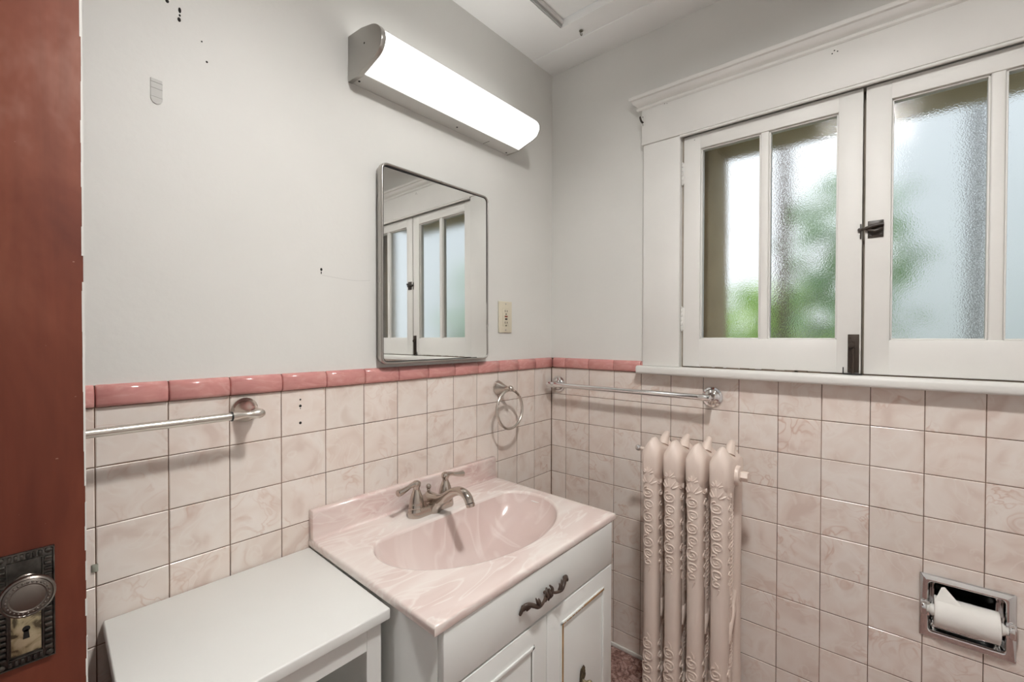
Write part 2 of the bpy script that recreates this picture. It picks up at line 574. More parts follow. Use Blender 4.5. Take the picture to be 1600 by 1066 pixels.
def tile_wall(fn, first, length, hole=None, skip=None):
    bm = new_bm()
    lay = bm.faces.layers.float.new('tile_id')
    cols = [(0.0005, first)]
    a = first
    while a < length - 1e-6:
        cols.append((a, min(a + S, length))); a += S
    rows = []
    z = ZT
    while z > 0.001:
        rows.append((max(z - S, 0.012), z)); z -= S
        if z <= 0.012: break
    for a0, a1 in cols:
        for z0, z1 in rows:
            if z1 - z0 < 0.004: continue
            tid = rnd.random()
            if hole and a0 < hole[1] and a1 > hole[0] and z0 < hole[3] and z1 > hole[2]:
                h0, h1, k0, k1 = hole
                if a0 < h0: tile_quads(bm, lay, fn, a0, h0, z0, z1, tid, (1, 0, 1, 1))
                if a1 > h1: tile_quads(bm, lay, fn, h1, a1, z0, z1, tid, (0, 1, 1, 1))
                m0, m1 = max(a0, h0), min(a1, h1)
                L = 1 if m0 == a0 else 0; Rr = 1 if m1 == a1 else 0
                if z1 > k1: tile_quads(bm, lay, fn, m0, m1, k1, z1, tid, (L, Rr, 0, 1))
                if z0 < k0: tile_quads(bm, lay, fn, m0, m1, z0, k0, tid, (L, Rr, 1, 0))
            else:
                tile_quads(bm, lay, fn, a0, a1, z0, z1, tid)
    bmesh.ops.recalc_face_normals(bm, faces=bm.faces)
    return bm

fnL = lambda a, z, d: (-a, d, z)
fnR = lambda a, z, d: (d, -a, z)
LENL, LENR = 2.248, 1.998

def fix_normals(o, axis):
    me = o.data
    b = bmesh.new(); b.from_mesh(me)
    for f in b.faces:
        f.normal_update()
        n = f.normal
        if n[axis] > 1e-4:
            f.normal_flip()
    b.to_mesh(me); b.free()

o = obj('tile_wainscot', tile_wall(fnL, W_L, LENL), TILE, wl, smooth=False, label='cream pink swirled square wall tiles'); fix_normals(o, 1)
o = obj('tile_wainscot', tile_wall(fnR, W_R, LENR, hole=(-RY1, -RY0, RZ0, RZ1)), TILE, wr, smooth=False, label='cream pink swirled square wall tiles'); fix_normals(o, 0)
# grout beds
bm = new_bm(); box(bm, -LENL, 0.0029, 0.0016, 0.0032, 0.0, ZC - 0.001)
obj('grout_bed', bm, GROUT, wl, smooth=False, label='brown stained grout between tiles')
bm = new_bm()
for z0, z1, y0, y1 in ((RZ1, ZT, -LENR, 0.0015), (0, RZ0, -LENR, 0.0015), (RZ0, RZ1, RY1, 0.0015), (RZ0, RZ1, -LENR, RY0), (ZT, ZC - .001, -0.41, 0.0015)):
    box(bm, 0.0016, 0.0032, y0, y1, z0, z1)
obj('grout_bed', bm, GROUT, wr, smooth=False, label='brown stained grout between tiles')
# pink bullnose cap
def cap_run(fn, a0, a1, first, off=0.0):
    bm = new_bm()
    cuts = [a0]
    a = first
    while a < a1 - 0.01:
        if a > a0 + 0.004: cuts.append(a)
        a += S
    cuts.append(a1)
    prof = [(0.003, ZT + .0008), (-0.003, ZT + .0008), (-0.0075, ZT + 0.003), (-0.009, ZT + 0.008), (-0.009, ZC - 0.016), (-0.0075, ZC - 0.008), (-0.004, ZC - 0.002), (0.003, ZC)]
    for c0, c1 in zip(cuts, cuts[1:]):
        g = 0.0009
        e = 0.0022
        secs = []
        for aa, sh in ((c0 + g, 0.0024), (c0 + g + e, 0), (c1 - g - e, 0), (c1 - g, 0.0024)):
            secs.append([fn(aa, z - (sh * 0.3 if z > ZT + 0.02 else 0), d + (sh if d < 0 else 0)) for d, z in prof])
        loft(bm, secs)
    return bm
obj('tile_cap', cap_run(fnL, 0.0015, LENL, W_L), CAP, wl, label='pink rounded cap tiles', angle=50)
obj('tile_cap', cap_run(fnR, 0.0095, 0.407, W_R), CAP, wr, label='pink rounded cap tiles', angle=50)

# white base strip on the window wall
bm = new_bm(); box(bm, -0.006, 0.0015, -LENR, -0.001, 0, 0.014, 0.002)
tag(obj('baseboard_right', bm, TRIMW), 'thin white strip along the floor under the tile', 'baseboard', 'structure')

# small marks on the left wall
def dot(bm, p, r, axis, t=0.0006, sx=1, sy=1):
    lathe(bm, [(0, t), (r * .8, t), (r, 0), (0, -0.0002)], p, axis, 10, sx, sy)
for z, r in ((1.0157, .0022), (1.0004, .0034), (0.9942, .0013), (0.9593, .0034)):
    bm = new_bm(); dot(bm, (-1.042, 0.0006, z), r, (0, -1, 0)); obj('screw_hole', bm, DARKHOLE, wl, label='dark screw hole in a tile')
for x, z, r, sx, sy in ((-1.2990, 1.829, .0032, 1, 1.2), (-1.2785, 1.822, .0026, 1, 2.2), (-1.2785, 1.812, .0018, 1, 1.4), (-1.2795, 1.8030, .0030, 1, 1.5), (-1.2410, 1.7783, .0016, 1, 1), (-1.2321, 1.7404, .0022, 1, 1), (-0.9874, 1.3363, .0030, 1, 1.3), (-0.9876, 1.328, .0014, 1, 2.6)):
    bm = new_bm(); dot(bm, (x, 0.003, z), r, (0, -1, 0), 0.0007, sx, sy); obj('paint_chip', bm, DARKHOLE, wl, label='small dark chip in the paint')
bm = new_bm()
tube(bm, smooth_path([(-0.985, 0.0029, 1.322), (-0.90, 0.0029, 1.317), (-0.85, 0.0029, 1.322)], 6), 0.0003, 6)
obj('hairline_crack', bm, paint('crack_shadow', (.45, .44, .42, 1), .8, .1, 0), wl)
# tape strip
ts = thing('tape_strip', (-1.318, 0.003, 1.62), 'small ribbed strip of clear tape stuck high on the left wall', 'tape')
bm = new_bm()
prism(bm, [(-1.3265, 1.668), (-1.3265, 1.628), (-1.323, 1.622), (-1.317, 1.6195), (-1.311, 1.622), (-1.3075, 1.628), (-1.3075, 1.668)], 0.0029, 0.0012, 0.0004, 1, fn=lambda a, b, c: (a, c, b))
obj('strip', bm, CLEARTAPE, ts)
for z in (1.662, 1.6505, 1.634):
    bm = new_bm(); tube(bm, [(-1.3262, 0.0012, z), (-1.3078, 0.0012, z - .001)], 0.0007, 8); obj('ridge', bm, CLEARTAPE, ts)
# small metal clip on a tile by the door
bm = new_bm()
box(bm, -1.4165, -1.4075, -0.0025, 0.0005, 0.744, 0.758, 0.0008)
tag(obj('tile_clip', bm, metal('dull_tin', (0.42, 0.44, 0.38), .4), loc=(-1.412, 0, 0.744)), 'tiny dull metal clip on the tile beside the door edge', 'clip')

# ------------------------------------------------------------------ door at left
dr = thing('door_1', (-2.2, -0.25, 0), 'red-brown wooden door standing open at the left edge', 'door', 'structure')
DX0, DX1, DY0, DY1, DZ0, DZ1 = -2.20, -1.4503, -0.25, -0.215, 0.012, 2.02
st = 0.115
for x0, x1 in ((DX1 - st, DX1), (DX0, DX0 + st)):
    bm = new_bm(); box(bm, x0, x1, DY0, DY1, DZ0, DZ1, 0.0015); obj('stile', bm, DOORM, dr)
for z0, z1 in ((DZ0, .22), (.70, .86), (DZ1 - .13, DZ1)):
    bm = new_bm(); box(bm, DX0 + st + .0005, DX1 - st - .0005, DY0, DY1, z0, z1, 0.0015); obj('rail', bm, DOORM, dr)
for z0, z1 in ((.22, .70), (.86, DZ1 - .13)):
    bm = new_bm(); box(bm, DX0 + st - .003, DX1 - st + .003, DY0 + .011, DY1 - .011, z0 - .002, z1 + .002); obj('panel', bm, DOORM, dr)
# ragged white paint along the far edge of the door
bm = new_bm()
z = 0.02
while z < 2.0:
    l = rnd.uniform(0.012, 0.06)
    if rnd.random() < 0.85:
        w = rnd.uniform(0.0005, 0.0022)
        box(bm, DX1 - w, DX1 + 0.0007, DY0 - 0.0003, DY0 + 0.004, z, z + l)
    z += l
obj('paint_edge', bm, TRIMW, dr, label='chipped white paint on the door edge', smooth=False)
# escutcheon
PX0, PX1, PZ0, PZ1 = -1.5345, -1.4810, 0.7496, 0.8945
pcx = (PX0 + PX1) / 2
bm = new_bm()
yF = DY0
def yfn(a, b, c): return (a, c, b)
box(bm, PX0, PX1, yF - 0.0022, yF - .0001, PZ0, PZ1, 0.0006)
bw = 0.0105
for x0, x1, z0, z1 in ((PX0, PX0 + .0016, PZ0, PZ1), (PX1 - .0016, PX1, PZ0, PZ1), (PX0, PX1, PZ0, PZ0 + .0016), (PX0, PX1, PZ1 - .0016, PZ1),
                       (PX0 + bw, PX0 + bw + .0014, PZ0 + bw, PZ1 - bw), (PX1 - bw - .0014, PX1 - bw, PZ0 + bw, PZ1 - bw), (PX0 + bw, PX1 - bw, PZ0 + bw, PZ0 + bw + .0014), (PX0 + bw, PX1 - bw, PZ1 - bw - .0014, PZ1 - bw)):
    box(bm, x0, x1, yF - 0.0048, yF - 0.0015, z0, z1, 0.0005)
n = 17
for k in range(n):
    zc = PZ0 + bw + (k + .5) * (PZ1 - PZ0 - 2 * bw) / n
    for x0, x1 in ((PX0 + .0026, PX0 + bw - .0006), (PX1 - bw + .0006, PX1 - .0026)):
        box(bm, x0, x1, yF - 0.0052, yF - .0015, zc - .0022, zc + .0022, 0.0012)
n = 6
for k in range(n):
    xc = PX0 + bw + (k + .5) * (PX1 - PX0 - 2 * bw) / n
    for z0, z1 in ((PZ0 + .0026, PZ0 + bw - .0006), (PZ1 - bw + .0006, PZ1 - .0026)):
        box(bm, xc - .0017, xc + .0017, yF - 0.0052, yF - .0015, z0, z1, 0.0012)
for x in (PX0 + bw / 2, PX1 - bw / 2):
    for z in (PZ0 + bw / 2, PZ1 - bw / 2):
        lathe(bm, [(0.0042, 0), (0.0036, 0.002), (0.0015, 0.003), (0, 0.0032)], (x, yF - 0.0018, z), (0, -1, 0), 12)
esc = obj('escutcheon_plate', bm, PLATE, dr, label='dark ornate escutcheon plate with ribbed border')
bm = new_bm(); box(bm, -1.5205, -1.4938, yF - .0030, yF - .0018, 0.7640, 0.8180, 0.0004)
obj('lock_plate', bm, BRASS, esc, label='worn brass lock plate')
bm = new_bm()
lathe(bm, [(0, .0006), (.0036, .0006), (.0036, 0)], (-1.5072, yF - .0030, 0.7955), (0, -1, 0), 16)
prism(bm, [(-1.5092, .7945), (-1.5052, .7945), (-1.5042, .783), (-1.5102, .783)], yF - .0029, yF - .0036, fn=yfn)
obj('keyhole', bm, DARKHOLE, esc, label='dark keyhole')
# knob
bm = new_bm()
kc = (-1.5075, yF, 0.8535)
prof = [(0.013, 0.002), (0.013, 0.006), (0.0085, 0.010), (0.008, 0.026), (0.011, 0.031), (0.019, 0.036), (0.0238, 0.041), (0.0248, 0.045), (0.0240, 0.0485),
        (0.0222, 0.0500), (0.0212, 0.0492), (0.0200, 0.0500), (0.0165, 0.0515), (0.0152, 0.0506), (0.0140, 0.0512), (0.0070, 0.0525), (0, 0.0527)]
lathe(bm, prof, kc, (0, -1, 0), 40)
for k in range(28):
    a = 2 * PI * k / 28
    p = (kc[0] + .0184 * math.cos(a), kc[1] - .0508, kc[2] + .0184 * math.sin(a))
    ball(bm, p, 0.0013, 8)
obj('door_knob', bm, KNOB, dr, label='round bronze door knob with beaded rim')

# ------------------------------------------------------------------ window
wn = thing('window_1', (0, -1.0247, 1.066), 'white painted casement window with obscured glass', 'window', 'structure')
# casing
bm = new_bm(); box(bm, -0.019, 0.003, -0.5365, -0.4075, 1.0665, 1.8425, 0.0022)
obj('side_casing', bm, TRIMW, wn)
bm = new_bm(); box(bm, -0.019, 0.003, -1.642, -1.513, 1.0665, 1.8425, 0.0022)
obj('side_casing', bm, TRIMW, wn)
bm = new_bm()
box(bm, -0.0245, 0.003, -1.647, -0.4025, 1.8425, 1.972, 0.0025)
tube(bm, [(-0.0195, -0.537, 1.8385), (-0.0195, -1.513, 1.8385)], 0.0045, 12)
obj('head_casing', bm, TRIMW, wn)
bm = new_bm()
prof = [(0.003, 1.964), (-0.026, 1.964), (-0.030, 1.968), (-0.030, 1.974), (-0.0265, 1.9775), (-0.030, 1.981), (-0.036, 1.984), (-0.041, 1.990), (-0.0435, 1.997), (-0.050, 1.999), (-0.052, 2.004), (-0.052, 2.010), (-0.048, 2.013), (0.003, 2.016)]
secs = []
for y, k in ((-0.3675, 1.0), (-1.682, -1.0)):
    secs.append([(x, y - k * (0.05 + min(x, 0)) * 0.9 if x < 0.003 else y - k * .045, z) for x, z in prof])
loft(bm, secs)
obj('crown_moulding', bm, TRIMW, wn, angle=25)
bm = new_bm()
prism(bm, [(0.05, 1.038), (-0.036, 1.038), (-0.040, 1.041), (-0.0415, 1.047), (-0.0415, 1.058), (-0.039, 1.064), (-0.033, 1.066), (0.05, 1.066)], -0.392, -1.660, 0.0012, 1, fn=lambda a, b, c: (a, c, b) if a < 0.04 or True else None)
# trim the part of the stool that would run inside the wall beyond the opening
obj('window_sill', bm, TRIMW, wn, angle=40)
# jamb lining (weathered)
JAMB = paint('weathered_jamb', (0.30, 0.255, 0.205, 1), 0.7, 0.25, 0.2, 14)
bm = new_bm()
box(bm, 0.0032, 0.139, WY1 - 0.0045, WY1 - 0.0002, 1.066, WZ1 - .0005)
box(bm, 0.0032, 0.139, WY0 + 0.0002, WY0 + 0.0045, 1.066, WZ1 - .0005)
box(bm, 0.034, 0.139, WY0 + .0045, WY1 - .0045, WZ1 - 0.0045, WZ1 - .0005)
box(bm, 0.034, 0.055, -1.034, -1.016, 1.067, WZ1 - .006)
box(bm, 0.0505, 0.139, WY0 + .001, WY1 - .001, 1.0505, 1.066)
obj('jamb', bm, JAMB, wn, label='weathered brown jamb showing in the gaps')

GLZ0, GLZ1 = 1.162, 1.789
def sash(y_in, y_out, left):
    """y_in = left edge in the view (greater y)"""
    xf, xb = -0.0015, 0.0325
    z0, z1 = 1.0695, 1.8372
    if left:
        panes = [(-0.774, -0.598), (-0.967, -0.797)]
    else:
        panes = [(-1.259, -1.081), (-1.456, -1.284)]
    bm = new_bm()
    box(bm, xf, xb, panes[0][1], y_in, z0, z1, 0.002)
    box(bm, xf, xb, y_out, panes[1][0], z0, z1, 0.002)
    box(bm, xf + .0002, xb, panes[1][0] - .003, panes[0][1] + .003, z0, GLZ0, 0.002)
    box(bm, xf + .0002, xb, panes[1][0] - .003, panes[0][1] + .003, GLZ1, z1, 0.002)
    # glazing bevel
    for p0, p1 in panes:
        for (ya, yb, za, zb) in ((p1 - .004, p1, GLZ0, GLZ1), (p0, p0 + .004, GLZ0, GLZ1)):
            box(bm, 0.007, 0.030, ya, yb, za, zb, 0.001)
        box(bm, 0.007, 0.030, p0, p1, GLZ0, GLZ0 + .004, 0.001)
        box(bm, 0.007, 0.030, p0, p1, GLZ1 - .004, GLZ1, 0.001)
    s = obj('sash', bm, TRIMW, wn, label='left casement sash with two panes' if left else 'right casement sash with two panes')
    bm = new_bm()
    m0, m1 = panes[0][0], panes[1][1]
    box(bm, 0.002, 0.030, m0, m1, GLZ0 - .003, GLZ1 + .003, 0.004, 3)
    obj('muntin', bm, TRIMW, s)
    for p0, p1 in panes:
        bm = new_bm(); box(bm, 0.0165, 0.0205, p0 - .0005, p1 + .0005, GLZ0 - .0005, GLZ1 + .0005)
        obj('pane', bm, GLASS, s, label='obscured glass pane', smooth=False)
    return s
sL = sash(-0.5435, -1.0215, True)
sR = sash(-1.0275, -1.5055, False)
def hinge(s, y, z0, z1):
    bm = new_bm()
    n = 5
    for k in range(n):
        a = z0 + k * (z1 - z0) / n; b = z0 + (k + 1) * (z1 - z0) / n
        lathe(bm, [(0, a + .0008), (.0032, a + .0008), (.0036, a + .002), (.0036, b - .002), (.0032, b - .0008), (0, b - .0008)], (-0.0032, y, 0), (0, 0, 1), 12)
    lathe(bm, [(0, z1), (.0028, z1), (.003, z1 + .003), (0, z1 + .006)], (-0.0032, y, 0), (0, 0, 1), 12)
    lathe(bm, [(0, z0 - .006), (.003, z0 - .003), (.0028, z0), (0, z0)], (-0.0032, y, 0), (0, 0, 1), 12)
    dy = -1 if s is sL else 1
    box(bm, -0.0030, -0.0012, y, y + dy * 0.009, z0, z1, 0.0005)
    obj('hinge', bm, TRIMW, s, label='painted butt hinge')
hinge(sL, -0.5400, 1.683, 1.752); hinge(sL, -0.5400, 1.192, 1.266)
hinge(sR, -1.5090, 1.683, 1.752); hinge(sR, -1.5090, 1.192, 1.266)
# dark gap marks where sash meets sill
bm = new_bm()
box(bm, -0.0020, 0.030, -1.506, -0.543, 1.0661, 1.0685)
obj('gap_strip', bm, GROOVE, wn, label='dark gap under the sashes', smooth=False)
# chipped paint along sill
bm = new_bm()
for y in (-0.62, -0.66, -0.70, -0.735, -0.755, -0.80, -0.83, -0.86, -0.885, -0.915):
    w = rnd.uniform(.008, .018)
    box(bm, -0.0030, -0.0012, y - w, y + w, 1.0655, 1.0695 + rnd.uniform(.0005, .0022))
obj('paint_chip', bm, paint('chip_brown', (.16, .12, .09, 1), .8, .3, 0), sL, label='chipped paint at the bottom rail', smooth=False)
# surface bolt on the left sash
bm = new_bm()
box(bm, -0.0048, -0.0014, -1.0180, -0.9930, 1.0725, 1.1765, 0.0010)
for z in (1.168, 1.085):
    for y in (-0.9985,):
        lathe(bm, [(0.0026, 0), (.002, .0012), (0, .0016)], (-0.0047, y, z), (-1, 0, 0), 10)
wb = obj('surface_bolt', bm, BOLT, wn, label='dark bronze bolt plate at the foot of the left sash')
bm = new_bm()
tube(bm, [(-0.0085, -1.0055, 1.158), (-0.0085, -1.0055, 1.070)], 0.0034, 10)
lathe(bm, [(0.0065, 0), (.0075, .004), (.0055, .007), (0, .008)], (-0.0105, -1.0025, 1.1465), (-1, 0, 0), 18)
obj('bolt_knob', bm, BOLT, wb)
bm = new_bm()
box(bm, -0.0120, -0.0025, -1.0260, -0.9830, 1.0668, 1.0705, 0.0008)
tube(bm, [(-0.006, -0.9835, 1.0690), (-0.006, -0.9835, 1.0865)], 0.0014, 8)
obj('strike_plate', bm, BLACKP, wb, label='black strike plate on the sill')
# catch on the right sash
bm = new_bm()
box(bm, -0.0046, -0.0014, -1.0665, -1.0335, 1.4330, 1.4820 - .004, 0.0008)
for y, z in ((-1.0612, 1.4735), (-1.0610, 1.4395), (-1.0392, 1.4385)):
    lathe(bm, [(0.0026, 0), (.002, .0012), (0, .0016)], (-0.0045, y, z), (-1, 0, 0), 10)
wc = obj('window_catch', bm, BRONZE, wn, label='dark bronze casement catch at the meeting stiles')
bm = new_bm()
tube(bm, smooth_path([(-0.010, -1.0670, 1.4645), (-0.011, -1.052, 1.4640), (-0.011, -1.036, 1.4600), (-0.0085, -1.026, 1.4575), (-0.0065, -1.0165, 1.4575)], 5), [.0052] * 8 + [.0048] * 6 + [.0038] * 4 + [.0030] * 3, 12)
tube(bm, smooth_path([(-0.008, -1.034, 1.4555), (-0.0125, -1.044, 1.4500), (-0.013, -1.054, 1.4500), (-0.009, -1.0625, 1.4560)], 5), 0.0042, 10)
obj('latch_tongue', bm, BRONZE, wc)
bm = new_bm()
box(bm, -0.0055, -0.0014, -1.0205, -1.0170, 1.4330, 1.4730, 0.0006)
lathe(bm, [(0.0048, 0), (.0048, .003), (.003, .006), (0, .007)], (-0.0045, -1.0165, 1.4575), (-1, 0, 0), 12)
obj('strike', bm, BRONZE, wc)
# little dark holes on the head casing
for y, z, r in ((-0.4855, 1.9648, .0014), (-0.4935, 1.9605, .0012), (-0.9585, 1.9512, .0018), (-0.9535, 1.9445, .0018), (-0.9655, 1.9465, .0018), (-0.5785, 1.8208, .0012)):
    xx = -0.0245 if z > 1.8425 else -0.0016
    zz = min(z, 1.9625) if z > 1.8425 else z
    bm = new_bm(); dot(bm, (xx, y, zz), r, (-1, 0, 0)); obj('nail_hole', bm, DARKHOLE, wn, label='tiny dark nail hole')
# old hook plate on the head casing
hp = thing('hook_plate', (-0.0245, -0.4085, 1.908), 'small painted curtain hook plate with dark hook at the left end of the window head', 'hook')
bm = new_bm(); box(bm, -0.0270, -0.0246, -0.4130, -0.4035, 1.9090, 1.9440, 0.0006); obj('plate', bm, TRIMW, hp)
bm = new_bm()
tube(bm, smooth_path([(-0.0275, -0.4085, 1.920), (-0.036, -0.4075, 1.922), (-0.040, -0.4055, 1.930), (-0.038, -0.4035, 1.937)], 5), 0.0034, 10)
obj('hook', bm, BRONZE, hp, label='dark metal hook')
for z in (1.9130, 1.9400):
    bm = new_bm(); dot(bm, (-0.0270, -0.4085, z), .0018, (-1, 0, 0)); obj('screw', bm, DARKHOLE, hp)
# deep brown exterior frame
bm = new_bm()
box(bm, 0.145, 0.385, -0.580, -0.50, 0.98, 1.93, 0.003)
box(bm, 0.145, 0.19, -1.55, -1.473, 0.98, 1.93, 0.003)
box(bm, 0.145, 0.385, -1.473, -0.580, 1.862, 1.93, 0.003)
box(bm, 0.145, 0.385, -1.473, -0.580, 0.98, 1.03, 0.003)
tag(obj('trim_2', bm, OUTBROWN), 'deep brown exterior window surround seen through the glass', 'window surround', 'structure')

# eye hook in the ceiling
bm = new_bm()
c = Vector((-0.1598, -0.2372, H - 0.013))
tube(bm, [(c.x, c.y, H - .0031), (c.x, c.y, H - 0.008)], 0.0016, 8)
lathe(bm, [(.0075, 0), (.007, -.001), (.0025, -.002), (0, -.002)], (c.x, c.y, H - .0031), (0, 0, 1), 16)
tube(bm, [(c.x + .0055 * math.cos(a), c.y, c.z + .0055 * math.sin(a)) for a in [PI / 2 + k * 1.75 * PI / 14 for k in range(15)]], 0.0015, 8)
tag(obj('ceiling_hook', bm, metal('tarnished', (.22, .21, .17), .4), loc=(c.x, c.y, H - .02)), 'small tarnished screw hook in the ceiling by the corner', 'hook')

# ------------------------------------------------------------------ vanity light
vl = thing('vanity_light', (-0.596, 0.003, 1.838), 'long lit white bath light with grey metal ends above the mirror', 'light')
LP = [(0.0, 1.949), (-0.060, 1.945), (-0.105, 1.934), (-0.131, 1.9205), (-0.1455, 1.902), (-0.1475, 1.886), (-0.137, 1.8665), (-0.119, 1.8565), (-0.056, 1.8385), (-0.053, 1.8382)]
def lp_curve(n=6):
    P = smooth_path([(0, y, z) for y, z in LP[1:8]], n)
    return [(LP[0][0], LP[0][1])] + [(p.y, p.z) for p in P] + [LP[8]]
XL, XR = -0.914, -0.279
bm = new_bm()
prof = lp_curve()
s1 = [(XL + .0125, y, z) for y, z in prof]; s2 = [(XR - .005, y, z) for y, z in prof]
back = [(-0.056, 1.842), (0.0, 1.842)]
s1 += [(XL + .0125, y, z) for y, z in back[1:]]; s2 += [(XR - .005, y, z) for y, z in back[1:]]
loft(bm, [s1, s2])
obj('diffuser', bm, LENS, vl, label='glowing ribbed white diffuser', angle=50)
def end_cap(x0, x1, grow):
    bm = new_bm()
    pr = [(0.0025, LP[0][1] + grow * .5)] + [(y - grow if y < -.1 else y, z + (grow if z > 1.9 else -grow * .6)) for y, z in lp_curve()] + [(-0.050, 1.8345), (0.0025, 1.8335)]
    prism(bm, pr, x0, x1, 0.0012, 2, fn=lambda a, b, c: (c, a, b))
    return bm
obj('end_cap', end_cap(XL, XL + .0125, .0028), CAPM, vl, label='brushed grey metal end cap')
obj('end_cap', end_cap(XR - .005, XR, .0012), CAPM, vl, label='brushed grey metal end cap')
LAMPW = paint('lamp_housing', (0.64, 0.64, 0.61, 1), 0.4, 0.03, 0)
bm = new_bm()
prism(bm, [(0.0025, 1.8355), (-0.056, 1.8362), (-0.056, 1.8378), (-0.054, 1.8412), (0.0025, 1.8412)], XL + .0127, XR - .0052, fn=lambda a, b, c: (c, a, b))
hs = obj('housing', bm, LAMPW, vl, label='white metal bottom panel')
for x, y in ((-0.552, -0.022), (-0.300, -0.010), (-0.895, -.02)):
    bm = new_bm()
    lathe(bm, [(.0030, 0), (.0026, .0014), (0, .0018)], (x, y, 1.8359), (0, 0, -1), 12)
    obj('screw', bm, DARKHOLE, hs)
bm = new_bm(); box(bm, -0.4105, -0.4095, -0.030, 0.0, 1.8350, 1.8358); obj('seam', bm, DARKHOLE, hs)
bm = new_bm(); dot(bm, (XL, -0.075, 1.903), .0026, (-1, 0, 0)); obj('screw', bm, DARKHOLE, vl)
bm = new_bm(); lathe(bm, [(.0026, 0), (.002, .001), (0, .0014)], (-0.880, -0.128, 1.9245), (0, -.6, .8), 10); obj('screw', bm, CAPM, vl)

# ------------------------------------------------------------------ mirror
mr = thing('wall_mirror', (-0.622, 0.003, 1.092), 'rectangular mirror cabinet front with rounded steel frame on the left wall', 'mirror')
def rrect(cx, cz, w, h, r, n=8):
    pts = []
    for qx, qz, a0 in ((1, 1, 0), (-1, 1, 90), (-1, -1, 180), (1, -1, 270)):
        for k in range(n + 1):
            a = math.radians(a0 + 90 * k / n)
            pts.append((cx + qx * (w / 2 - r) + r * math.cos(a), cz + qz * (h / 2 - r) + r * math.sin(a)))
    return pts
MW, MH, MCX, MCZ, MR = 0.4225, 0.5545, -0.6235, 1.3685, 0.021
def frame_loops(profile):
    loops = []
    for d, y in profile:
        loops.append([(x, y, z) for x, z in rrect(MCX, MCZ, MW - 2 * d, MH - 2 * d, max(MR - d, .004))])
    return loops
bm = new_bm()
tmp = bmesh.new()
rings = [[tmp.verts.new(p) for p in L] for L in frame_loops([(.005, .0025), (.005, -.010), (.0035, -.0115), (.0005, -.012), (0, -.014), (0, -.0255), (.0008, -.0285), (.0028, -.0302), (.0050, -.0295), (.0064, -.0275), (.0068, -.0235)])]
skin(tmp, rings, False)
bmesh.ops.recalc_face_normals(tmp, faces=tmp.faces)
merge(bm, tmp)
obj('frame', bm, STEEL, mr, label='rounded stainless steel frame', angle=60)
bm = new_bm()
gl = [(x, z) for x, z in rrect(MCX, MCZ, MW - .0125, MH - .0125, .0165)]
ta, tb = -0.012, 0.003
yy = lambda x, z: -0.0235 + (x - MCX) * math.tan(ta) * 1.0 + (z - MCZ) * math.tan(tb)
tmp = bmesh.new()
lo = [tmp.verts.new((x, yy(x, z), z)) for x, z in gl]; hi = [tmp.verts.new((x, yy(x, z) + .004, z)) for x, z in gl]
tmp.faces.new(lo); tmp.faces.new(hi[::-1])
for k in range(len(gl)):
    k2 = (k + 1) % len(gl); tmp.faces.new((lo[k], lo[k2], hi[k2], hi[k]))
bmesh.ops.recalc_face_normals(tmp, faces=tmp.faces); merge(bm, tmp)
obj('mirror_glass', bm, MIRROR, mr, label='silvered mirror glass', smooth=False)

bm = new_bm()
tmp = bmesh.new()
rings = [[tmp.verts.new(p) for p in L] for L in frame_loops([(.0066, -.0262), (.0084, -.0262), (.0084, -.0230), (.0066, -.0230)])]
rings.append(rings[0])
skin(tmp, rings, False); bmesh.ops.recalc_face_normals(tmp, faces=tmp.faces); merge(bm, tmp)
obj('gasket', bm, BLACKP, mr, label='dark line between frame and glass', angle=60)

# ------------------------------------------------------------------ outlet
ou = thing('wall_outlet', (-0.294, 0.003, 1.185), 'ivory outlet plate with two sockets right of the mirror', 'outlet')
ox, oz = -0.2940, 1.2395
bm = new_bm(); box(bm, ox - .0352, ox + .0352, -0.0035, 0.0029, oz - .057, oz + .057, 0.0022, 3); pl = obj('plate', bm, IVORY, ou)
bm = new_bm(); box(bm, ox - .0165, ox + .0165, -0.0052, -.0030, oz - .0335, oz + .0335, 0.0008); obj('socket_face', bm, IVORY, ou)
def outlet_piece(name, x0, x1, z0, z1, mat, y=-.0058, b=.0003):
    bm = new_bm(); box(bm, ox + x0, ox + x1, y, -.0050, oz + z0, oz + z1, b); obj(name, bm, mat, ou, label=name.replace('_', ' '))
for sz in (0.0215, -0.0205):
    outlet_piece('slot', -.0070, -.0045, sz - .004, sz + .004, BLACKP)
    outlet_piece('slot', .0045, .0070, sz - .003, sz + .003, BLACKP)
for sz in (0.0105, -0.0315):
    bm = new_bm(); lathe(bm, [(0, .0008), (.0026, .0008), (.0028, 0)], (ox, -.0051, oz + sz), (0, -1, 0), 14); obj('ground_hole', bm, BLACKP, ou)
outlet_piece('reset_button', -.0075, .0075, -.0005, .0045, REDP, -.0068, .0006)
outlet_piece('test_button', -.0060, .0060, -.0105, -.0050, BLACKP, -.0068, .0006)
for sz in (0.0475, -0.0475):
    bm = new_bm(); lathe(bm, [(.0028, 0), (.0024, .001), (0, .0013)], (ox, -.0035, oz + sz), (0, -1, 0), 12); obj('screw', bm, CAPM, ou)

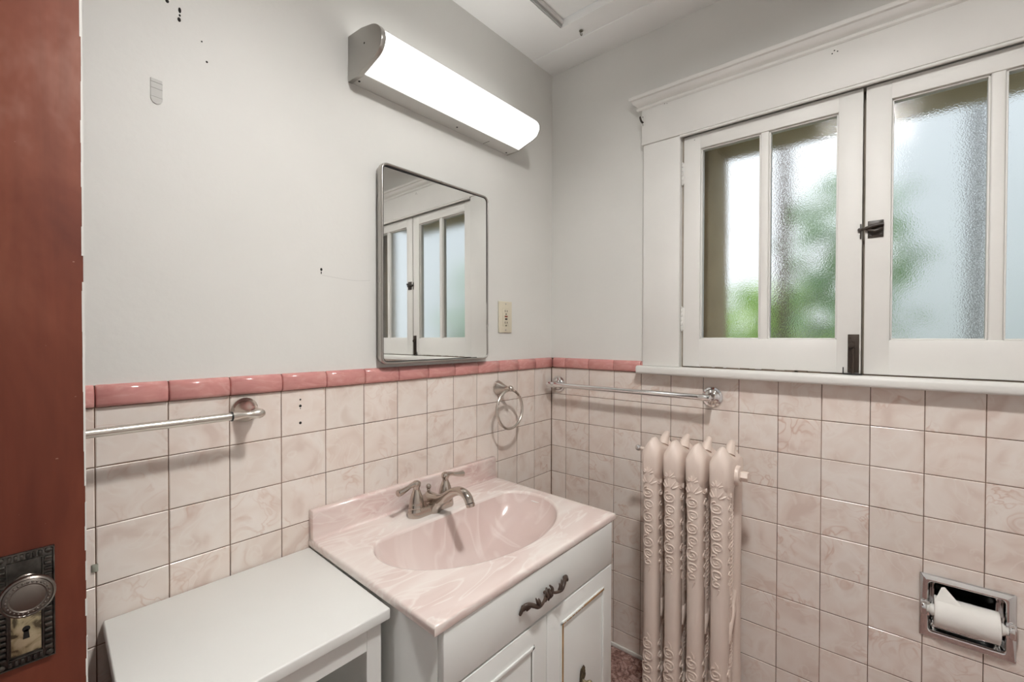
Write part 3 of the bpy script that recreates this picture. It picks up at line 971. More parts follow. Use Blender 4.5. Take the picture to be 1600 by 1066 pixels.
# ------------------------------------------------------------------ towel bars and ring
def nickel_post(parent, x, z, inward):
    bm = new_bm()
    lathe(bm, [(0, -.0005), (.0265, -.0005), (.0272, .003), (.0262, .006), (.0235, .0085), (.0225, .012), (.0205, .020), (.0165, .032), (.0115, .044), (.0085, .052), (.0080, .060), (.0085, .066), (0, .068)], (x, -.0005, z), (0, -1, 0), 36)
    p = obj('post', bm, NICKEL, parent)
    bm = new_bm()
    s = inward
    lathe(bm, [(0, -.0145), (.0055, -.0135), (.0092, -.009), (.0105, -.003), (.0100, .003), (.0080, .010), (.0058, .017), (.0056, .022), (.0068, .031), (.0084, .040), (.0092, .046), (.0092, .049), (0, .049)], (x, -0.0735, z), (s, 0, 0), 28)
    obj('bar_holder', bm, NICKEL, p)
tb1 = thing('towel_bar', (-1.47, 0, 1.005), 'long brushed nickel towel bar on the left wall by the door', 'towel bar')
nickel_post(tb1, -1.1655, 1.0065, -1)
nickel_post(tb1, -1.7755, 1.0065, 1)
bm = new_bm(); tube(bm, [(-1.728, -.0735, 1.0065), (-1.213, -.0735, 1.0065)], 0.0078, 24); obj('bar', bm, NICKEL, tb1)
for x0 in (-1.2155, -1.7285):
    bm = new_bm(); tube(bm, [(x0, -.0735, 1.0065), (x0 + .003, -.0735, 1.0065)], 0.0097, 24)
    obj('bar_collar', bm, BLACKP, tb1, label='dark gap at the bar collar')

tb2 = thing('towel_bar', (0, -0.338, 0.975), 'shiny chrome towel bar under the window sill on the right wall', 'towel bar')
def chrome_post(y):
    bm = new_bm()
    lathe(bm, [(0, -.0005), (.0315, -.0005), (.0325, .002), (.0315, .0045), (.0255, .006), (.0235, .0085), (.0225, .0095), (.0165, .011), (.0125, .014), (.0105, .020), (.0098, .050), (.0104, .060), (0, .062)], (-.0005, y, 0.9735), (-1, 0, 0), 36)
    p = obj('post', bm, CHROME, tb2)
    bm = new_bm()
    s = -1 if y > -0.3 else 1
    lathe(bm, [(0, -.0125), (.0095, -.0125), (.0108, -.011), (.0108, .018), (.0098, .020), (.0098, .024), (0, .024)], (-.0640, y, 0.9765), (0, s, 0), 28)
    obj('bar_holder', bm, CHROME, p)
chrome_post(-0.0365); chrome_post(-0.6405)
bm = new_bm(); tube(bm, [(-.0640, -0.050, .9765), (-.0640, -0.626, .9765)], 0.0092, 28); obj('bar', bm, CHROME, tb2)

tr = thing('towel_ring', (-0.333, 0, 0.985), 'brushed nickel towel ring on the tiles beside the corner', 'towel ring')
bm = new_bm()
lathe(bm, [(0, -.0005), (.0240, -.0005), (.0248, .003), (.0240, .006), (.0205, .012), (.0150, .024), (.0100, .036), (.0075, .044), (.0072, .050), (.0078, .053), (.0098, .057), (.0104, .062), (.0088, .067), (.0045, .0705), (0, .0712)], (-0.3335, -.0005, 0.985), (0, -1, 0), 32)
obj('post', bm, NICKEL, tr)
bm = new_bm()
tube(bm, [(-0.3335 + .0675 * math.sin(2 * PI * k / 64), -0.0545 - .004 * (1 - math.cos(2 * PI * k / 64)), 0.9115 + .0675 * math.cos(2 * PI * k / 64)) for k in range(64)], 0.0050, 14, closed=True)
obj('ring', bm, NICKEL, tr)

# ------------------------------------------------------------------ vanity cabinet
vc = thing('vanity_cabinet', (-0.714, -0.24, 0), 'painted white vanity base cabinet under the pink sink', 'cabinet')
VX0, VX1, VYF = -1.020, -0.4055, -0.481
VT = 0.6535
bm = new_bm()
box(bm, VX0, VX0 + .016, VYF + .001, -0.004, 0.0, VT - .001, 0.001)
box(bm, VX1 - .016, VX1, VYF + .001, -0.004, 0.0, VT - .001, 0.001)
box(bm, VX0 + .016, VX1 - .016, -0.016, -0.004, 0.0, VT - .001)
box(bm, VX0 + .016, VX1 - .016, VYF + .02, -0.016, 0.07, 0.085)
box(bm, VX0 + .016, VX1 - .016, VYF + .05, VYF + .065, 0.0, 0.07)
box(bm, VX0 + .016, VX1 - .016, VYF + .001, VYF + .016, .07, VT - .001)
obj('carcass', bm, VANW, vc)
bm = new_bm(); box(bm, VX0 + .0005, VX1 - .0005, VYF - .0155, VYF + .0005, 0.5405, VT - .0012, 0.0022)
df = obj('drawer_front', bm, VANW, vc)
GZ = 0.5365
split = -0.7125
def vdoor(x0, x1, right):
    bm = new_bm(); box(bm, x0, x1, VYF - .0155, VYF + .0005, 0.075, GZ, 0.0020)
    d = obj('door', bm, VANW, vc, label='right cabinet door with bare wood showing at its moulding' if right else 'left cabinet door with applied moulding')
    ax0, ax1, az0, az1 = (x0 + .052, x1 - .046, 0.125, 0.4935) if right else (x0 + .046, x1 - .0475, 0.125, 0.4935)
    # applied moulding frame
    yd = VYF - .0155
    bm = new_bm()
    w = 0.0085
    for a0, a1, c0, c1 in ((ax0, ax1, az1 - w, az1), (ax0, ax1, az0, az0 + w), (ax0, ax0 + w, az0, az1), (ax1 - w, ax1, az0, az1)):
        box(bm, a0, a1, yd - .0040, yd + .0005, c0, c1, 0.0022)
    if not right:
        obj('moulding', bm, VANW, d)
        bm = new_bm()
        box(bm, ax1 - .0003, ax1 + .0012, yd - .0006, yd + .0002, az0, az1)
        box(bm, ax1 - w - .0012, ax1 - w + .0003, yd - .0006, yd + .0002, az0 + w, az1 - w)
        z = 0
        x = ax0 + .01
        while x < ax1 - w:
            l = rnd.uniform(.01, .04)
            if rnd.random() < .7:
                box(bm, x, min(x + l, ax1 - w), yd - .0008, yd + .0002, az1 - w - .0014, az1 - w + .0002)
            x += l
        obj('moulding_gap', bm, GROOVE, d, label='dark worn gap beside the moulding', smooth=False)
    else:
        obj('moulding', bm, VANW, d)
        bm = new_bm()
        box(bm, ax0 + .0022, ax0 + .0090, yd - .0046, yd - .0030, az0 + .004, az1 - .006, 0.0004)
        x = ax0 + .10
        box(bm, x, ax1 - .004, yd - .0046, yd - .0030, az1 - .0075, az1 - .0022, 0.0004)
        x = ax0 + .006
        while x < ax0 + .10:
            l = rnd.uniform(.008, .02)
            box(bm, x, x + l * .8, yd - .0045, yd - .0030, az1 - .0070, az1 - .0040)
            x += l
        obj('bare_edge', bm, RAWWOOD, d, label='bare wood where paint has worn off the moulding')
    # ornate knob in the middle of the door
    kx = (ax0 + ax1) / 2
    kx = -0.565 if right else kx
    bm = new_bm()
    kz = 0.302
    for sgn in (-1, 1):
        for q in range(3):
            base = kz + .008 + q * .007
            tube(bm, smooth_path([(kx, yd - .003, base - .010), (kx + sgn * (.0075 - q * .0018), yd - .005, base), (kx + sgn * (.0065 - q * .001), yd - .0065, base + .010), (kx + sgn * .0015, yd - .0055, base + .0155)], 4), 0.0022, 8)
            base = kz - .008 - q * .007
            tube(bm, smooth_path([(kx, yd - .003, base + .010), (kx + sgn * (.0075 - q * .0018), yd - .005, base), (kx + sgn * (.0065 - q * .001), yd - .0065, base - .010), (kx + sgn * .0015, yd - .0055, base - .0155)], 4), 0.0022, 8)
    prism(bm, [(kx + .0085 * math.cos(a), kz + .030 * math.sin(a)) for a in [2 * PI * k / 20 for k in range(20)]], yd - .0022, yd - .0001, fn=lambda a, b, c: (a, c, b))
    obj('knob_plate', bm, paint('antique_brass', (.085, .062, .035, 1), .4, .6, .3, 80), d, label='ornate antique brass plate')
    bm = new_bm()
    lathe(bm, [(.0045, .001), (.0040, .012), (.0085, .017), (.0105, .022), (.0085, .027), (0, .029)], (kx, yd - .002, kz), (0, -1, 0), 20)
    obj('knob', bm, BRASS, d)
vdoor(VX0 + .0015, split - .0011, False)
vdoor(split + .0011, VX1 - .0015, True)
# leafy drawer pull
bm = new_bm()
yp = VYF - .0155
zc, x0p, x1p = 0.5945, -0.8135, -0.6345
cxp = (x0p + x1p) / 2
def leaf_tube(pts, radii, n=6):
    P = smooth_path(pts, n)
    m = len(radii) - 1
    R_ = []
    for i in range(len(P)):
        t = i / (len(P) - 1) * m
        k = min(int(t), m - 1)
        R_.append(radii[k] + (radii[k + 1] - radii[k]) * (t - k))
    tube(bm, P, R_, 10)
for s in (-1, 1):
    X = lambda u: cxp + s * u
    leaf_tube([(X(.010), yp - .012, zc - .001), (X(.026), yp - .017, zc - .006), (X(.044), yp - .018, zc - .007), (X(.058), yp - .015, zc + .001), (X(.070), yp - .010, zc + .006), (X(.080), yp - .006, zc + .004), (X(.0875), yp - .004, zc - .006), (X(.0885), yp - .003, zc - .0105)], [.0030, .0032, .0042, .0050, .0050, .0044, .0036, .0024])
    leaf_tube([(X(.040), yp - .016, zc - .006), (X(.046), yp - .017, zc + .004), (X(.049), yp - .014, zc + .013)], [.0040, .0036, .0010])
    leaf_tube([(X(.036), yp - .016, zc - .006), (X(.0385), yp - .017, zc + .002), (X(.0395), yp - .014, zc + .0085)], [.0034, .0030, .0010])
    leaf_tube([(X(.062), yp - .011, zc + .001), (X(.066), yp - .008, zc - .004), (X(.070), yp - .005, zc - .0085)], [.0036, .0034, .0022])
    leaf_tube([(X(.073), yp - .008, zc + .003), (X(.0765), yp - .006, zc - .002), (X(.079), yp - .004, zc - .0055)], [.0032, .0028, .0016])
    leaf_tube([(X(.002), yp - .012, zc - .004), (X(.009), yp - .015, zc + .002), (X(.0105), yp - .015, zc + .009), (X(.006), yp - .011, zc + .0165)], [.0044, .0046, .0036, .0016])
    leaf_tube([(X(.003), yp - .012, zc - .002), (X(.011), yp - .014, zc - .006), (X(.009), yp - .011, zc - .0135)], [.0040, .0036, .0020])
    tube(bm, [(X(.078), yp - .007, zc + .002), (X(.078), yp + .0005, zc + .002)], 0.0034, 8)
leaf_tube([(cxp, yp - .013, zc + .012), (cxp, yp - .016, zc), (cxp, yp - .012, zc - .0145)], [.0024, .0050, .0020])
tube(bm, [(cxp, yp - .012, zc), (cxp, yp + .0005, zc)], 0.0036, 8)
obj('drawer_pull', bm, BROWNBRONZE, df, label='dark brown scrolled leaf pull', angle=60)

# ------------------------------------------------------------------ sink top
sk = thing('sink_top', (-0.70, -0.25, 0.6545), 'pink and white swirled marble sink top with oval bowl', 'sink')
ZS = 0.6725
CRN = [(-1.0235, -0.001), (-1.0425, -0.500), (-0.3850, -0.4965), (-0.3640, -0.001)]   # back-left, front-left, front-right, back-right
EC = Vector((-0.6905, -0.237)); EA, EB = 0.277, 0.189
FLAT = -0.137
BC = Vector((-0.69, -0.262))
def ray_poly(c, d, poly):
    best = 9
    for k in range(len(poly)):
        p = Vector(poly[k]); q = Vector(poly[(k + 1) % len(poly)])
        e = q - p
        den = d.x * e.y - d.y * e.x
        if abs(den) < 1e-9: continue
        w = p - c
        t = (w.x * e.y - w.y * e.x) / den
        s = (w.x * d.y - w.y * d.x) / den
        if t > 0 and -1e-6 <= s <= 1 + 1e-6: best = min(best, t)
    return best
def ray_ell(c, d):
    p = (c - EC)
    A = (d.x / EA) ** 2 + (d.y / EB) ** 2
    B = 2 * (p.x * d.x / EA ** 2 + p.y * d.y / EB ** 2)
    C_ = (p.x / EA) ** 2 + (p.y / EB) ** 2 - 1
    return (-B + math.sqrt(B * B - 4 * A * C_)) / (2 * A)
angs = set(round(2 * PI * k / 160, 6) for k in range(160))
for cpt in CRN:
    v = Vector(cpt) - BC
    angs.add(round(math.atan2(v.y, v.x) % (2 * PI), 6))
# corners of the flat deck line
for sx in (-1, 1):
    x = EA * math.sqrt(1 - ((FLAT - EC.y) / EB) ** 2) * sx + EC.x
    v = Vector((x, FLAT)) - BC
    angs.add(round(math.atan2(v.y, v.x) % (2 * PI), 6))
angs = sorted(angs)
tmpT = bmesh.new(); tmpB = bmesh.new()
top_rings, bowl_rings = [], []
cols = []
for a in angs:
    d = Vector((math.cos(a), math.sin(a)))
    re = ray_ell(BC, d)
    rf = (FLAT - BC.y) / d.y if d.y > 1e-6 else 9
    rb = min(re, rf)
    # soften the join between the oval and the straight deck edge
    if rf < 9: rb = (rb ** -10 + 0.35 * max(re, min(rf, 1.2)) ** -10) ** (-.1)
    ro = ray_poly(BC, d, CRN)
    deck = min(1, max(0, (re - rb) / 0.02))
    cols.append((d, re, rb, ro, deck))
def ringT(fr):
    out = []
    for d, re, rb, ro, deck in cols:
        r, z = fr(re, rb, ro, deck)
        p = BC + d * r
        out.append(tmpT.verts.new((p.x, p.y, z)))
    return out
top_rings.append(ringT(lambda re, rb, ro, k: (rb, ZS - .0075 - .002 * k)))
top_rings.append(ringT(lambda re, rb, ro, k: (rb + .0012, ZS - .0040 - .002 * k)))
top_rings.append(ringT(lambda re, rb, ro, k: (rb + .0040, ZS - .0012 - .002 * k)))
top_rings.append(ringT(lambda re, rb, ro, k: (rb + .0075, ZS - .002 * k)))
top_rings.append(ringT(lambda re, rb, ro, k: (max(re - .002, rb + .008) if re > rb + .01 else rb + .009, ZS - .002 * k)))
top_rings.append(ringT(lambda re, rb, ro, k: (max(re + .0005, rb + .010), ZS - .0002 * k)))
top_rings.append(ringT(lambda re, rb, ro, k: (max(re + .003, rb + .012), ZS)))
for t in (.35, .7):
    top_rings.append(ringT(lambda re, rb, ro, k, t=t: ((1 - t) * max(re + .003, rb + .012) + t * (ro - .007), ZS)))
top_rings.append(ringT(lambda re, rb, ro, k: (ro - .007, ZS)))
top_rings.append(ringT(lambda re, rb, ro, k: (ro - .0035, ZS - .0008)))
top_rings.append(ringT(lambda re, rb, ro, k: (ro - .001, ZS - .0030)))
top_rings.append(ringT(lambda re, rb, ro, k: (ro, ZS - .0065)))
top_rings.append(ringT(lambda re, rb, ro, k: (ro, ZS - .0165)))
top_rings.append(ringT(lambda re, rb, ro, k: (ro - .0015, ZS - .0185)))
top_rings.append(ringT(lambda re, rb, ro, k: (ro - .016, ZS - .0185)))
skin(tmpT, top_rings, False)
bmesh.ops.recalc_face_normals(tmpT, faces=tmpT.faces)
bm = new_bm(); merge(bm, tmpT)
slab = obj('countertop', bm, MARBLE, sk, angle=70)
DEP = 0.125
DC = Vector((-0.69, -0.235))
prev = None
for t in [0, .02, .05, .09, .14, .20, .28, .37, .47, .58, .70, .82, .92]:
    ring = []
    dz = DEP * (1 - (1 - t) ** 2.6) ** 0.80 if t > 0 else 0
    for d, re, rb, ro, k in cols:
        p = (BC + d * rb) * (1 - t) + (DC) * t
        ring.append(tmpB.verts.new((p.x, p.y, ZS - .0072 - .002 * k * (1 - t) - dz)))
    bowl_rings.append(ring)
bowl_rings.append([tmpB.verts.new((DC.x, DC.y, ZS - .0075 - DEP))])
skin(tmpB, bowl_rings, False)
bmesh.ops.recalc_face_normals(tmpB, faces=tmpB.faces)
for f in tmpB.faces:
    pass
bm = new_bm(); merge(bm, tmpB)
bowl = obj('bowl', bm, MARBLE_B, sk, label='plainer pink oval bowl', angle=80)
bm = new_bm()
lathe(bm, [(.0155, -.002), (.0215, .0005), (.0225, .0015), (.021, .0022), (.017, .0012), (.015, .0005), (.0140, .003), (.006, .0045), (0, .0045)], (DC.x, DC.y, ZS - .0062 - DEP), (0, 0, 1), 28)
obj('drain', bm, CHROME, bowl, label='chrome drain stopper')
bm = new_bm()
prism(bm, [(-0.0012, ZS - .001), (-0.0012, 0.7415), (-0.003, 0.7435), (-0.017, 0.7435), (-0.0205, 0.7400), (-0.0215, 0.735), (-0.0218, ZS + .006), (-0.0235, ZS + .002), (-0.029, ZS - .0002)], -1.0225, -0.3660, 0.0006, 1, fn=lambda a, b, c: (c, a, b))
obj('backsplash', bm, MARBLE_S, sk, label='raised pink marble backsplash', angle=50)

# ------------------------------------------------------------------ faucet
fc = thing('faucet', (-0.7085, -0.085, ZS - .002), 'brushed nickel two-handle faucet on the sink deck', 'faucet')
ZF = ZS - .0022
fxL, fxR, fxC, fy = -0.7615, -0.6560, -0.7085, -0.085
bm = new_bm()
# base: two round feet joined by a bar
out = []
for z, g in ((ZF, .0), (ZF + .004, .0014), (ZF + .014, .0002), (ZF + .022, -.0008), (ZF + .025, -.0028)):
    ring = []
    for k in range(48):
        a = 2 * PI * k / 48
        cx_ = fxR if math.cos(a) > 0 else fxL
        r = .0235 + g
        ring.append((cx_ + r * math.cos(a), fy + r * .95 * math.sin(a), z))
    out.append(ring)
loft(bm, out)
obj('base', bm, FAUCETM, fc, angle=45)
def handle(x, sgn):
    bm = new_bm()
    zb = ZF + .0245
    lathe(bm, [(.0215, 0), (.0218, .002), (.0205, .0045), (.0200, .012), (.0184, .022), (.0152, .034), (.0114, .044), (.0090, .050), (.0090, .054), (.0100, .0565), (.0118, .060), (.0122, .066), (.0105, .0705), (.006, .0735), (0, .0742)], (x, fy, zb), (0, 0, 1), 28)
    h = obj('handle', bm, FAUCETM, fc)
    bm = new_bm()
    zl = zb + .0640
    P = smooth_path([(x - sgn * .004, fy, zl + .002), (x + sgn * .016, fy - .001, zl + .001), (x + sgn * .034, fy - .003, zl - .0035), (x + sgn * .052, fy - .005, zl - .007), (x + sgn * .066, fy - .006, zl - .0085)], 6)
    n = len(P) - 1
    R_ = [.0095 + (.0062 - .0095) * min(1, i / (n * .4)) + (.0046 * max(0, (i / n - .4)) / .6) for i in range(n + 1)]
    R_[-1] *= .78
    tube(bm, P, R_, 16, flat=.9)
    obj('lever', bm, FAUCETM, h)
handle(fxL, -1); handle(fxR, 1)
bm = new_bm()
# spout: broad sloping body that rises, dips and arches down
path = [(-0.062, .695, .0185, .018), (-0.078, .702, .0190, .020), (-0.098, .703, .0175, .0195), (-0.120, .708, .0155, .0165), (-0.142, .7195, .0140, .0142), (-0.163, .7345, .0130, .0128), (-0.184, .7465, .0125, .0122), (-0.205, .7525, .0122, .0118), (-0.223, .7495, .0122, .0116), (-0.2355, .7405, .0122, .0116), (-0.2415, .7290, .0122, .0116)]
P3 = smooth_path([(p[2], p[0], p[1]) for p in path], 4)
Rv = smooth_path([(p[3], 0, 0) for p in path], 4)
tmp = bmesh.new(); rings = []
for i, p in enumerate(P3):
    a = P3[max(i - 1, 0)]; b = P3[min(i + 1, len(P3) - 1)]
    ty, tz = b.y - a.y, b.z - a.z
    L = math.hypot(ty, tz); ty /= L; tz /= L
    ny, nz = -tz, ty
    w = p.x; h = Rv[i].x
    ring = []
    for k in range(24):
        an = 2 * PI * k / 24
        ring.append(tmp.verts.new((fxC + w * math.cos(an), p.y + ny * h * math.sin(an), p.z + nz * h * math.sin(an))))
    rings.append(ring)
skin(tmp, rings, True); bmesh.ops.recalc_face_normals(tmp, faces=tmp.faces); merge(bm, tmp)
# pedestal under the spout
sec = []
for z, w, y0, y1 in ((ZF, .0225, -.116, -.058), (ZF + .012, .0215, -.121, -.059), (ZF + .024, .0195, -.131, -.060), (ZF + .034, .0170, -.141, -.062), (ZF + .043, .0130, -.146, -.066)):
    ring = []
    for k in range(32):
        an = 2 * PI * k / 32
        ring.append((fxC + w * math.cos(an), (y0 + y1) / 2 + (y1 - y0) / 2 * math.sin(an), z))
    sec.append(ring)
loft(bm, sec)
lathe(bm, [(.0195, -.012), (.0185, 0), (.0150, .010), (.0095, .017), (.0070, .019)], (fxC, -.074, .703), (0, 0, 1), 24)
sp = obj('spout', bm, FAUCETM, fc, angle=60)
bm = new_bm()
lathe(bm, [(.0120, .002), (.0122, -.001), (.0116, -.0065), (.0105, -.0075), (0, -.0070)], (fxC, -0.2432, .7268), (0, .28, .96), 24)
obj('aerator', bm, FAUCETM, sp)
bm = new_bm()
lathe(bm, [(.0040, -.006), (.0040, .007), (.0052, .009), (.0052, .0105), (.0044, .012), (.0066, .0145), (.0076, .0185), (.0070, .0225), (.0045, .0255), (0, .0265)], (fxC, -.072, .7175), (0, 0, 1), 20)
obj('lift_rod', bm, FAUCETM, fc)

# ------------------------------------------------------------------ low white cabinet at left
sc = thing('side_cabinet', (-1.22, -0.19, 0), 'low plain white cabinet with flat top beside the vanity', 'cabinet')
T = [(-1.402, -0.003), (-1.4270, -0.3700), (-1.0390, -0.3660), (-1.0225, -0.003)]
bm = new_bm(); prism(bm, T, 0.6305, 0.6515, 0.003, 3)
obj('cabinet_top', bm, CABW, sc)
def qmap(u, v):
    """u 0..1 left to right, v 0..1 back to front of the body"""
    bl = Vector((-1.392, -0.0125)); fl = Vector((-1.414, -0.3565)); fr = Vector((-1.0515, -0.3535)); br = Vector((-1.030, -0.0125))
    p = (bl * (1 - u) + br * u) * (1 - v) + (fl * (1 - u) + fr * u) * v
    return (p.x, p.y)
def qbox(bm, u0, u1, v0, v1, z0, z1, bev=0.0008):
    prism(bm, [qmap(u0, v0), qmap(u0, v1), qmap(u1, v1), qmap(u1, v0)], z0, z1, bev, 1)
bm = new_bm()
qbox(bm, 0, .045, 0, .95, 0, .6298); qbox(bm, .955, 1, 0, .95, 0, .6298)
qbox(bm, .045, .955, 0, .035, 0.0, .6298)
qbox(bm, .045, .955, .035, .95, .05, .065)
obj('carcass', bm, CABW, sc)
bm = new_bm(); qbox(bm, .045, .955, .035, .93, .33, .345); obj('shelf', bm, CABW, sc)
bm = new_bm()
qbox(bm, 0, .085, .951, 1, 0, .6297); qbox(bm, .915, 1, .951, 1, 0, .6297)
qbox(bm, .085, .915, .951, 1, .585, .6297); qbox(bm, .085, .915, .951, 1, 0, .05)
obj('face_frame', bm, CABW, sc)

# ------------------------------------------------------------------ radiator
PITCH = 0.0655
RY = [-0.5290 - PITCH * k for k in range(4)]
ra = thing('radiator', (-0.145, -0.627, 0), 'four-section cream pink cast-iron radiator with embossed scrolls', 'radiator')
def sup(a, rx, ry, e=2.7):
    c, s = math.cos(a), math.sin(a)
    return (rx * math.copysign(abs(c) ** (2 / e), c), ry * math.copysign(abs(s) ** (2 / e), s))
def column(bm, xc, yc, rx, ry, stations, seg=24):
    secs = []
    for z, k in stations:
        secs.append([(xc + sup(2 * PI * q / seg, rx * k, ry * k)[0], yc + sup(2 * PI * q / seg, rx * k, ry * k)[1], z) for q in range(seg)])
    loft(bm, secs)
CX, CRX, CRY = -0.2085, 0.0275, 0.0240
def section_mesh(yc):
    bm = new_bm()
    stn = [(0.045, .9), (0.06, 1), (.10, 1.06), (.16, 1.0), (.22, .95), (.45, .95), (.64, .97), (.70, 1.02), (.755, 1.06), (.79, 1.02), (.805, .85)]
    column(bm, CX, yc, CRX, CRY, stn)
    column(bm, -0.143, yc, .017, .016, [(0.10, 1), (.13, 1.0), (.20, .9), (.66, .9), (.74, 1.05), (.80, 1.2)])
    column(bm, -0.081, yc, .026, .0235, [(0.045, .9), (.08, 1), (.16, 1.0), (.22, .92), (.64, .92), (.74, 1.0), (.80, 1.0)])
    # top header, house shaped in cross section
    st = [(-.2368, .760, .795, .812, .016), (-.233, .748, .810, .836, .0225), (-.224, .74, .818, .853, .0258), (-.208, .735, .823, .861, .0268), (-.190, .735, .823, .860, .0268), (-.170, .74, .818, .847, .0262), (-.148, .745, .812, .832, .0255),
          (-.125, .745, .812, .830, .0255), (-.108, .742, .815, .838, .0255), (-.092, .74, .814, .836, .0250), (-.074, .74, .808, .824, .0240), (-.060, .745, .795, .806, .0190), (-.053, .755, .780, .786, .010)]
    secs = []
    for x, zb, zs, zp, w in st:
        secs.append([(x, yc - w * .9, zb), (x, yc - w, zb + .02), (x, yc - w, zs), (x, yc - w * .86, zs + (zp - zs) * .22), (x, yc - w * .22, zs + (zp - zs) * .92), (x, yc, zp), (x, yc + w * .22, zs + (zp - zs) * .92), (x, yc + w * .86, zs + (zp - zs) * .22), (x, yc + w, zs), (x, yc + w, zb + .02), (x, yc + w * .9, zb)])
    loft(bm, secs)
    # rear horn leaning back
    tube(bm, smooth_path([(-.128, yc, .824), (-.116, yc, .842), (-.104, yc - .001, .853), (-.096, yc - .002, .860)], 4), [.017, .0165, .0155, .0145, .0135, .0125, .0115, .0108, .010, .0092, .0085, .0075, .0055], 12)
    # bottom header
    secs = []
    for x, z0, z1, w in ((-.234, .06, .11, .016), (-.222, .05, .135, .024), (-.20, .05, .15, .025), (-.15, .07, .145, .024), (-.09, .05, .15, .024), (-.066, .05, .135, .022), (-.055, .06, .11, .014)):
        secs.append([(x, yc - w, z0 + .01), (x, yc - w, z1 - .01), (x, yc - w * .5, z1), (x, yc + w * .5, z1), (x, yc + w, z1 - .01), (x, yc + w, z0 + .01), (x, yc + w * .5, z0), (x, yc - w * .5, z0)])
    loft(bm, secs)
    # connecting hubs
    for z in (.775, .105):
        lathe(bm, [(0, -.0325), (.024, -.0325), (.0285, -.028), (.0285, .028), (.024, .0325), (0, .0325)], (-.150, yc, z), (0, 1, 0), 20)
    # diagonal web low on the side
    tube(bm, smooth_path([(-.175, yc - .006, .30), (-.150, yc - .007, .335), (-.118, yc - .008, .375), (-.098, yc - .010, .42)], 5), [.013] * 6 + [.012] * 5 + [.008] * 5, 10)
    # embossed scrolls on the front column
    per = [sup(2 * PI * q / 240, CRX, CRY) for q in range(240)]
    # arc length from the front point (angle pi), positive towards -y
    def surf(s, z, h=0.0):
        kz = .97 if .2 < z < .68 else 1.03
        q = PI + s / 0.0258
        x, y = sup(q, CRX * kz, CRY * kz)
        l = math.hypot(x, y)
        return (CX + x * (l + h) / l, yc + y * (l + h) / l, z)
    def scroll(s0, z0, r, hand, turns=1.7, ph=0.0, rr=.0016):
        pts, rad = [], []
        n = int(16 * turns)
        for k in range(n + 1):
            t = k / n
            a = ph + hand * 2 * PI * turns * t
            q = r * (1 - .82 * t)
            pts.append(surf(s0 + q * math.cos(a), z0 + q * math.sin(a), .0002))
            rad.append(rr * (1 - .35 * t))
        tube(bm, pts, rad, 6)
    def fan(s0, z0, r, up_, rr=.0016):
        for k in range(5):
            a = math.radians(25 + 32.5 * k)
            pts = [surf(s0 + r * (.25 + .25 * j) * math.cos(a), z0 + up_ * r * (.25 + .25 * j) * math.sin(a), .0002) for j in range(4)]
            tube(bm, pts, [rr, rr * 1.1, rr, rr * .5], 6)
    for s0, q in ((-.003, 1.0), (.040, .55)):
        k = 1 if q == 1.0 else -1
        rr = .0029 * (q ** .5)
        scroll(s0, .698, .0175 * q, k, 1.9, PI / 2, rr)
        scroll(s0 + .003, .662, .0155 * q, -k, 1.6, -PI / 2, rr)
        scroll(s0, .624, .0185 * q, k, 1.9, PI / 2, rr)
        scroll(s0 + .003, .588, .0155 * q, -k, 1.6, -PI / 2, rr)
        scroll(s0, .548, .0185 * q, k, 1.9, PI / 2, rr)
        scroll(s0 + .003, .513, .0140 * q, -k, 1.5, -PI / 2, rr)
        scroll(s0 + .001, .487, .0100 * q, k, 1.3, PI / 2, rr)
        fan(s0, .722, .030 * q, 1, rr)
        fan(s0, .755, .020 * q, 1, rr)
        tube(bm, [surf(s0 + .006, .474), surf(s0 + .004, .463), surf(s0 + .002, .454)], [.0024, .0020, .0008], 6)
        scroll(s0, .236, .0165 * q, k, 1.8, PI / 2, rr)
        scroll(s0 + .002, .200, .0175 * q, -k, 1.8, -PI / 2, rr)
        scroll(s0, .164, .0175 * q, k, 1.8, PI / 2, rr)
        scroll(s0, .125, .0160 * q, -k, 1.8, -PI / 2, rr)
        tube(bm, [surf(s0, .270), surf(s0 + .004, .262), surf(s0 + .005, .254)], [.0008, .0020, .0024], 6)
    # beads and twist on the middle column
    z = .215
    while z < .72:
        if not (.30 < z < .38):
            tube(bm, [(-.158, yc - .006, z), (-.150, yc - .0145, z + .006), (-.138, yc - .0145, z + .011), (-.130, yc - .006, z + .014)], .0016, 6)
        z += .0115
    return bm
s0 = obj('section', section_mesh(RY[0]), RAD, ra, angle=50)
for k in (1, 2, 3):
    copy_part(s0, ra, (0, RY[k] - RY[0], 0))
for k in (0, 3):
    for x in (-.205, -.083):
        bm = new_bm()
        lathe(bm, [(.021, 0), (.022, .006), (.016, .016), (.018, .050), (.020, .062)], (x, RY[k], 0), (0, 0, 1), 18)
        obj('foot', bm, RAD, ra)
bm = new_bm()
yv = RY[0] + .026
tube(bm, [(-.150, yv, .800), (-.150, yv + .012, .805), (-.150, yv + .040, .806)], .0055, 12)
vv = obj('air_valve', bm, RAD, ra)
bm = new_bm()
lathe(bm, [(0, 0), (.0075, 0), (.0095, .003), (.0105, .008), (.0095, .013), (.0065, .016), (0, .017)], (-.150, yv + .040, .806), (0, 1, 0), 20)
obj('valve_cap', bm, CHROME, vv, label='shiny chrome valve cap')
bm = new_bm()
yp_ = RY[3] - .026
lathe(bm, [(.0285, .000), (.0285, .006), (.026, .010), (.0165, .011), (.0165, .013)], (-.150, yp_, .775), (0, -1, 0), 24)
lathe(bm, [(0, .010), (.0150, .010), (.0150, .029), (.0135, .031), (0, .031)], (-.150, yp_, .775), (0, -1, 0), 6)
obj('end_plug', bm, RAD, ra)
bm = new_bm()
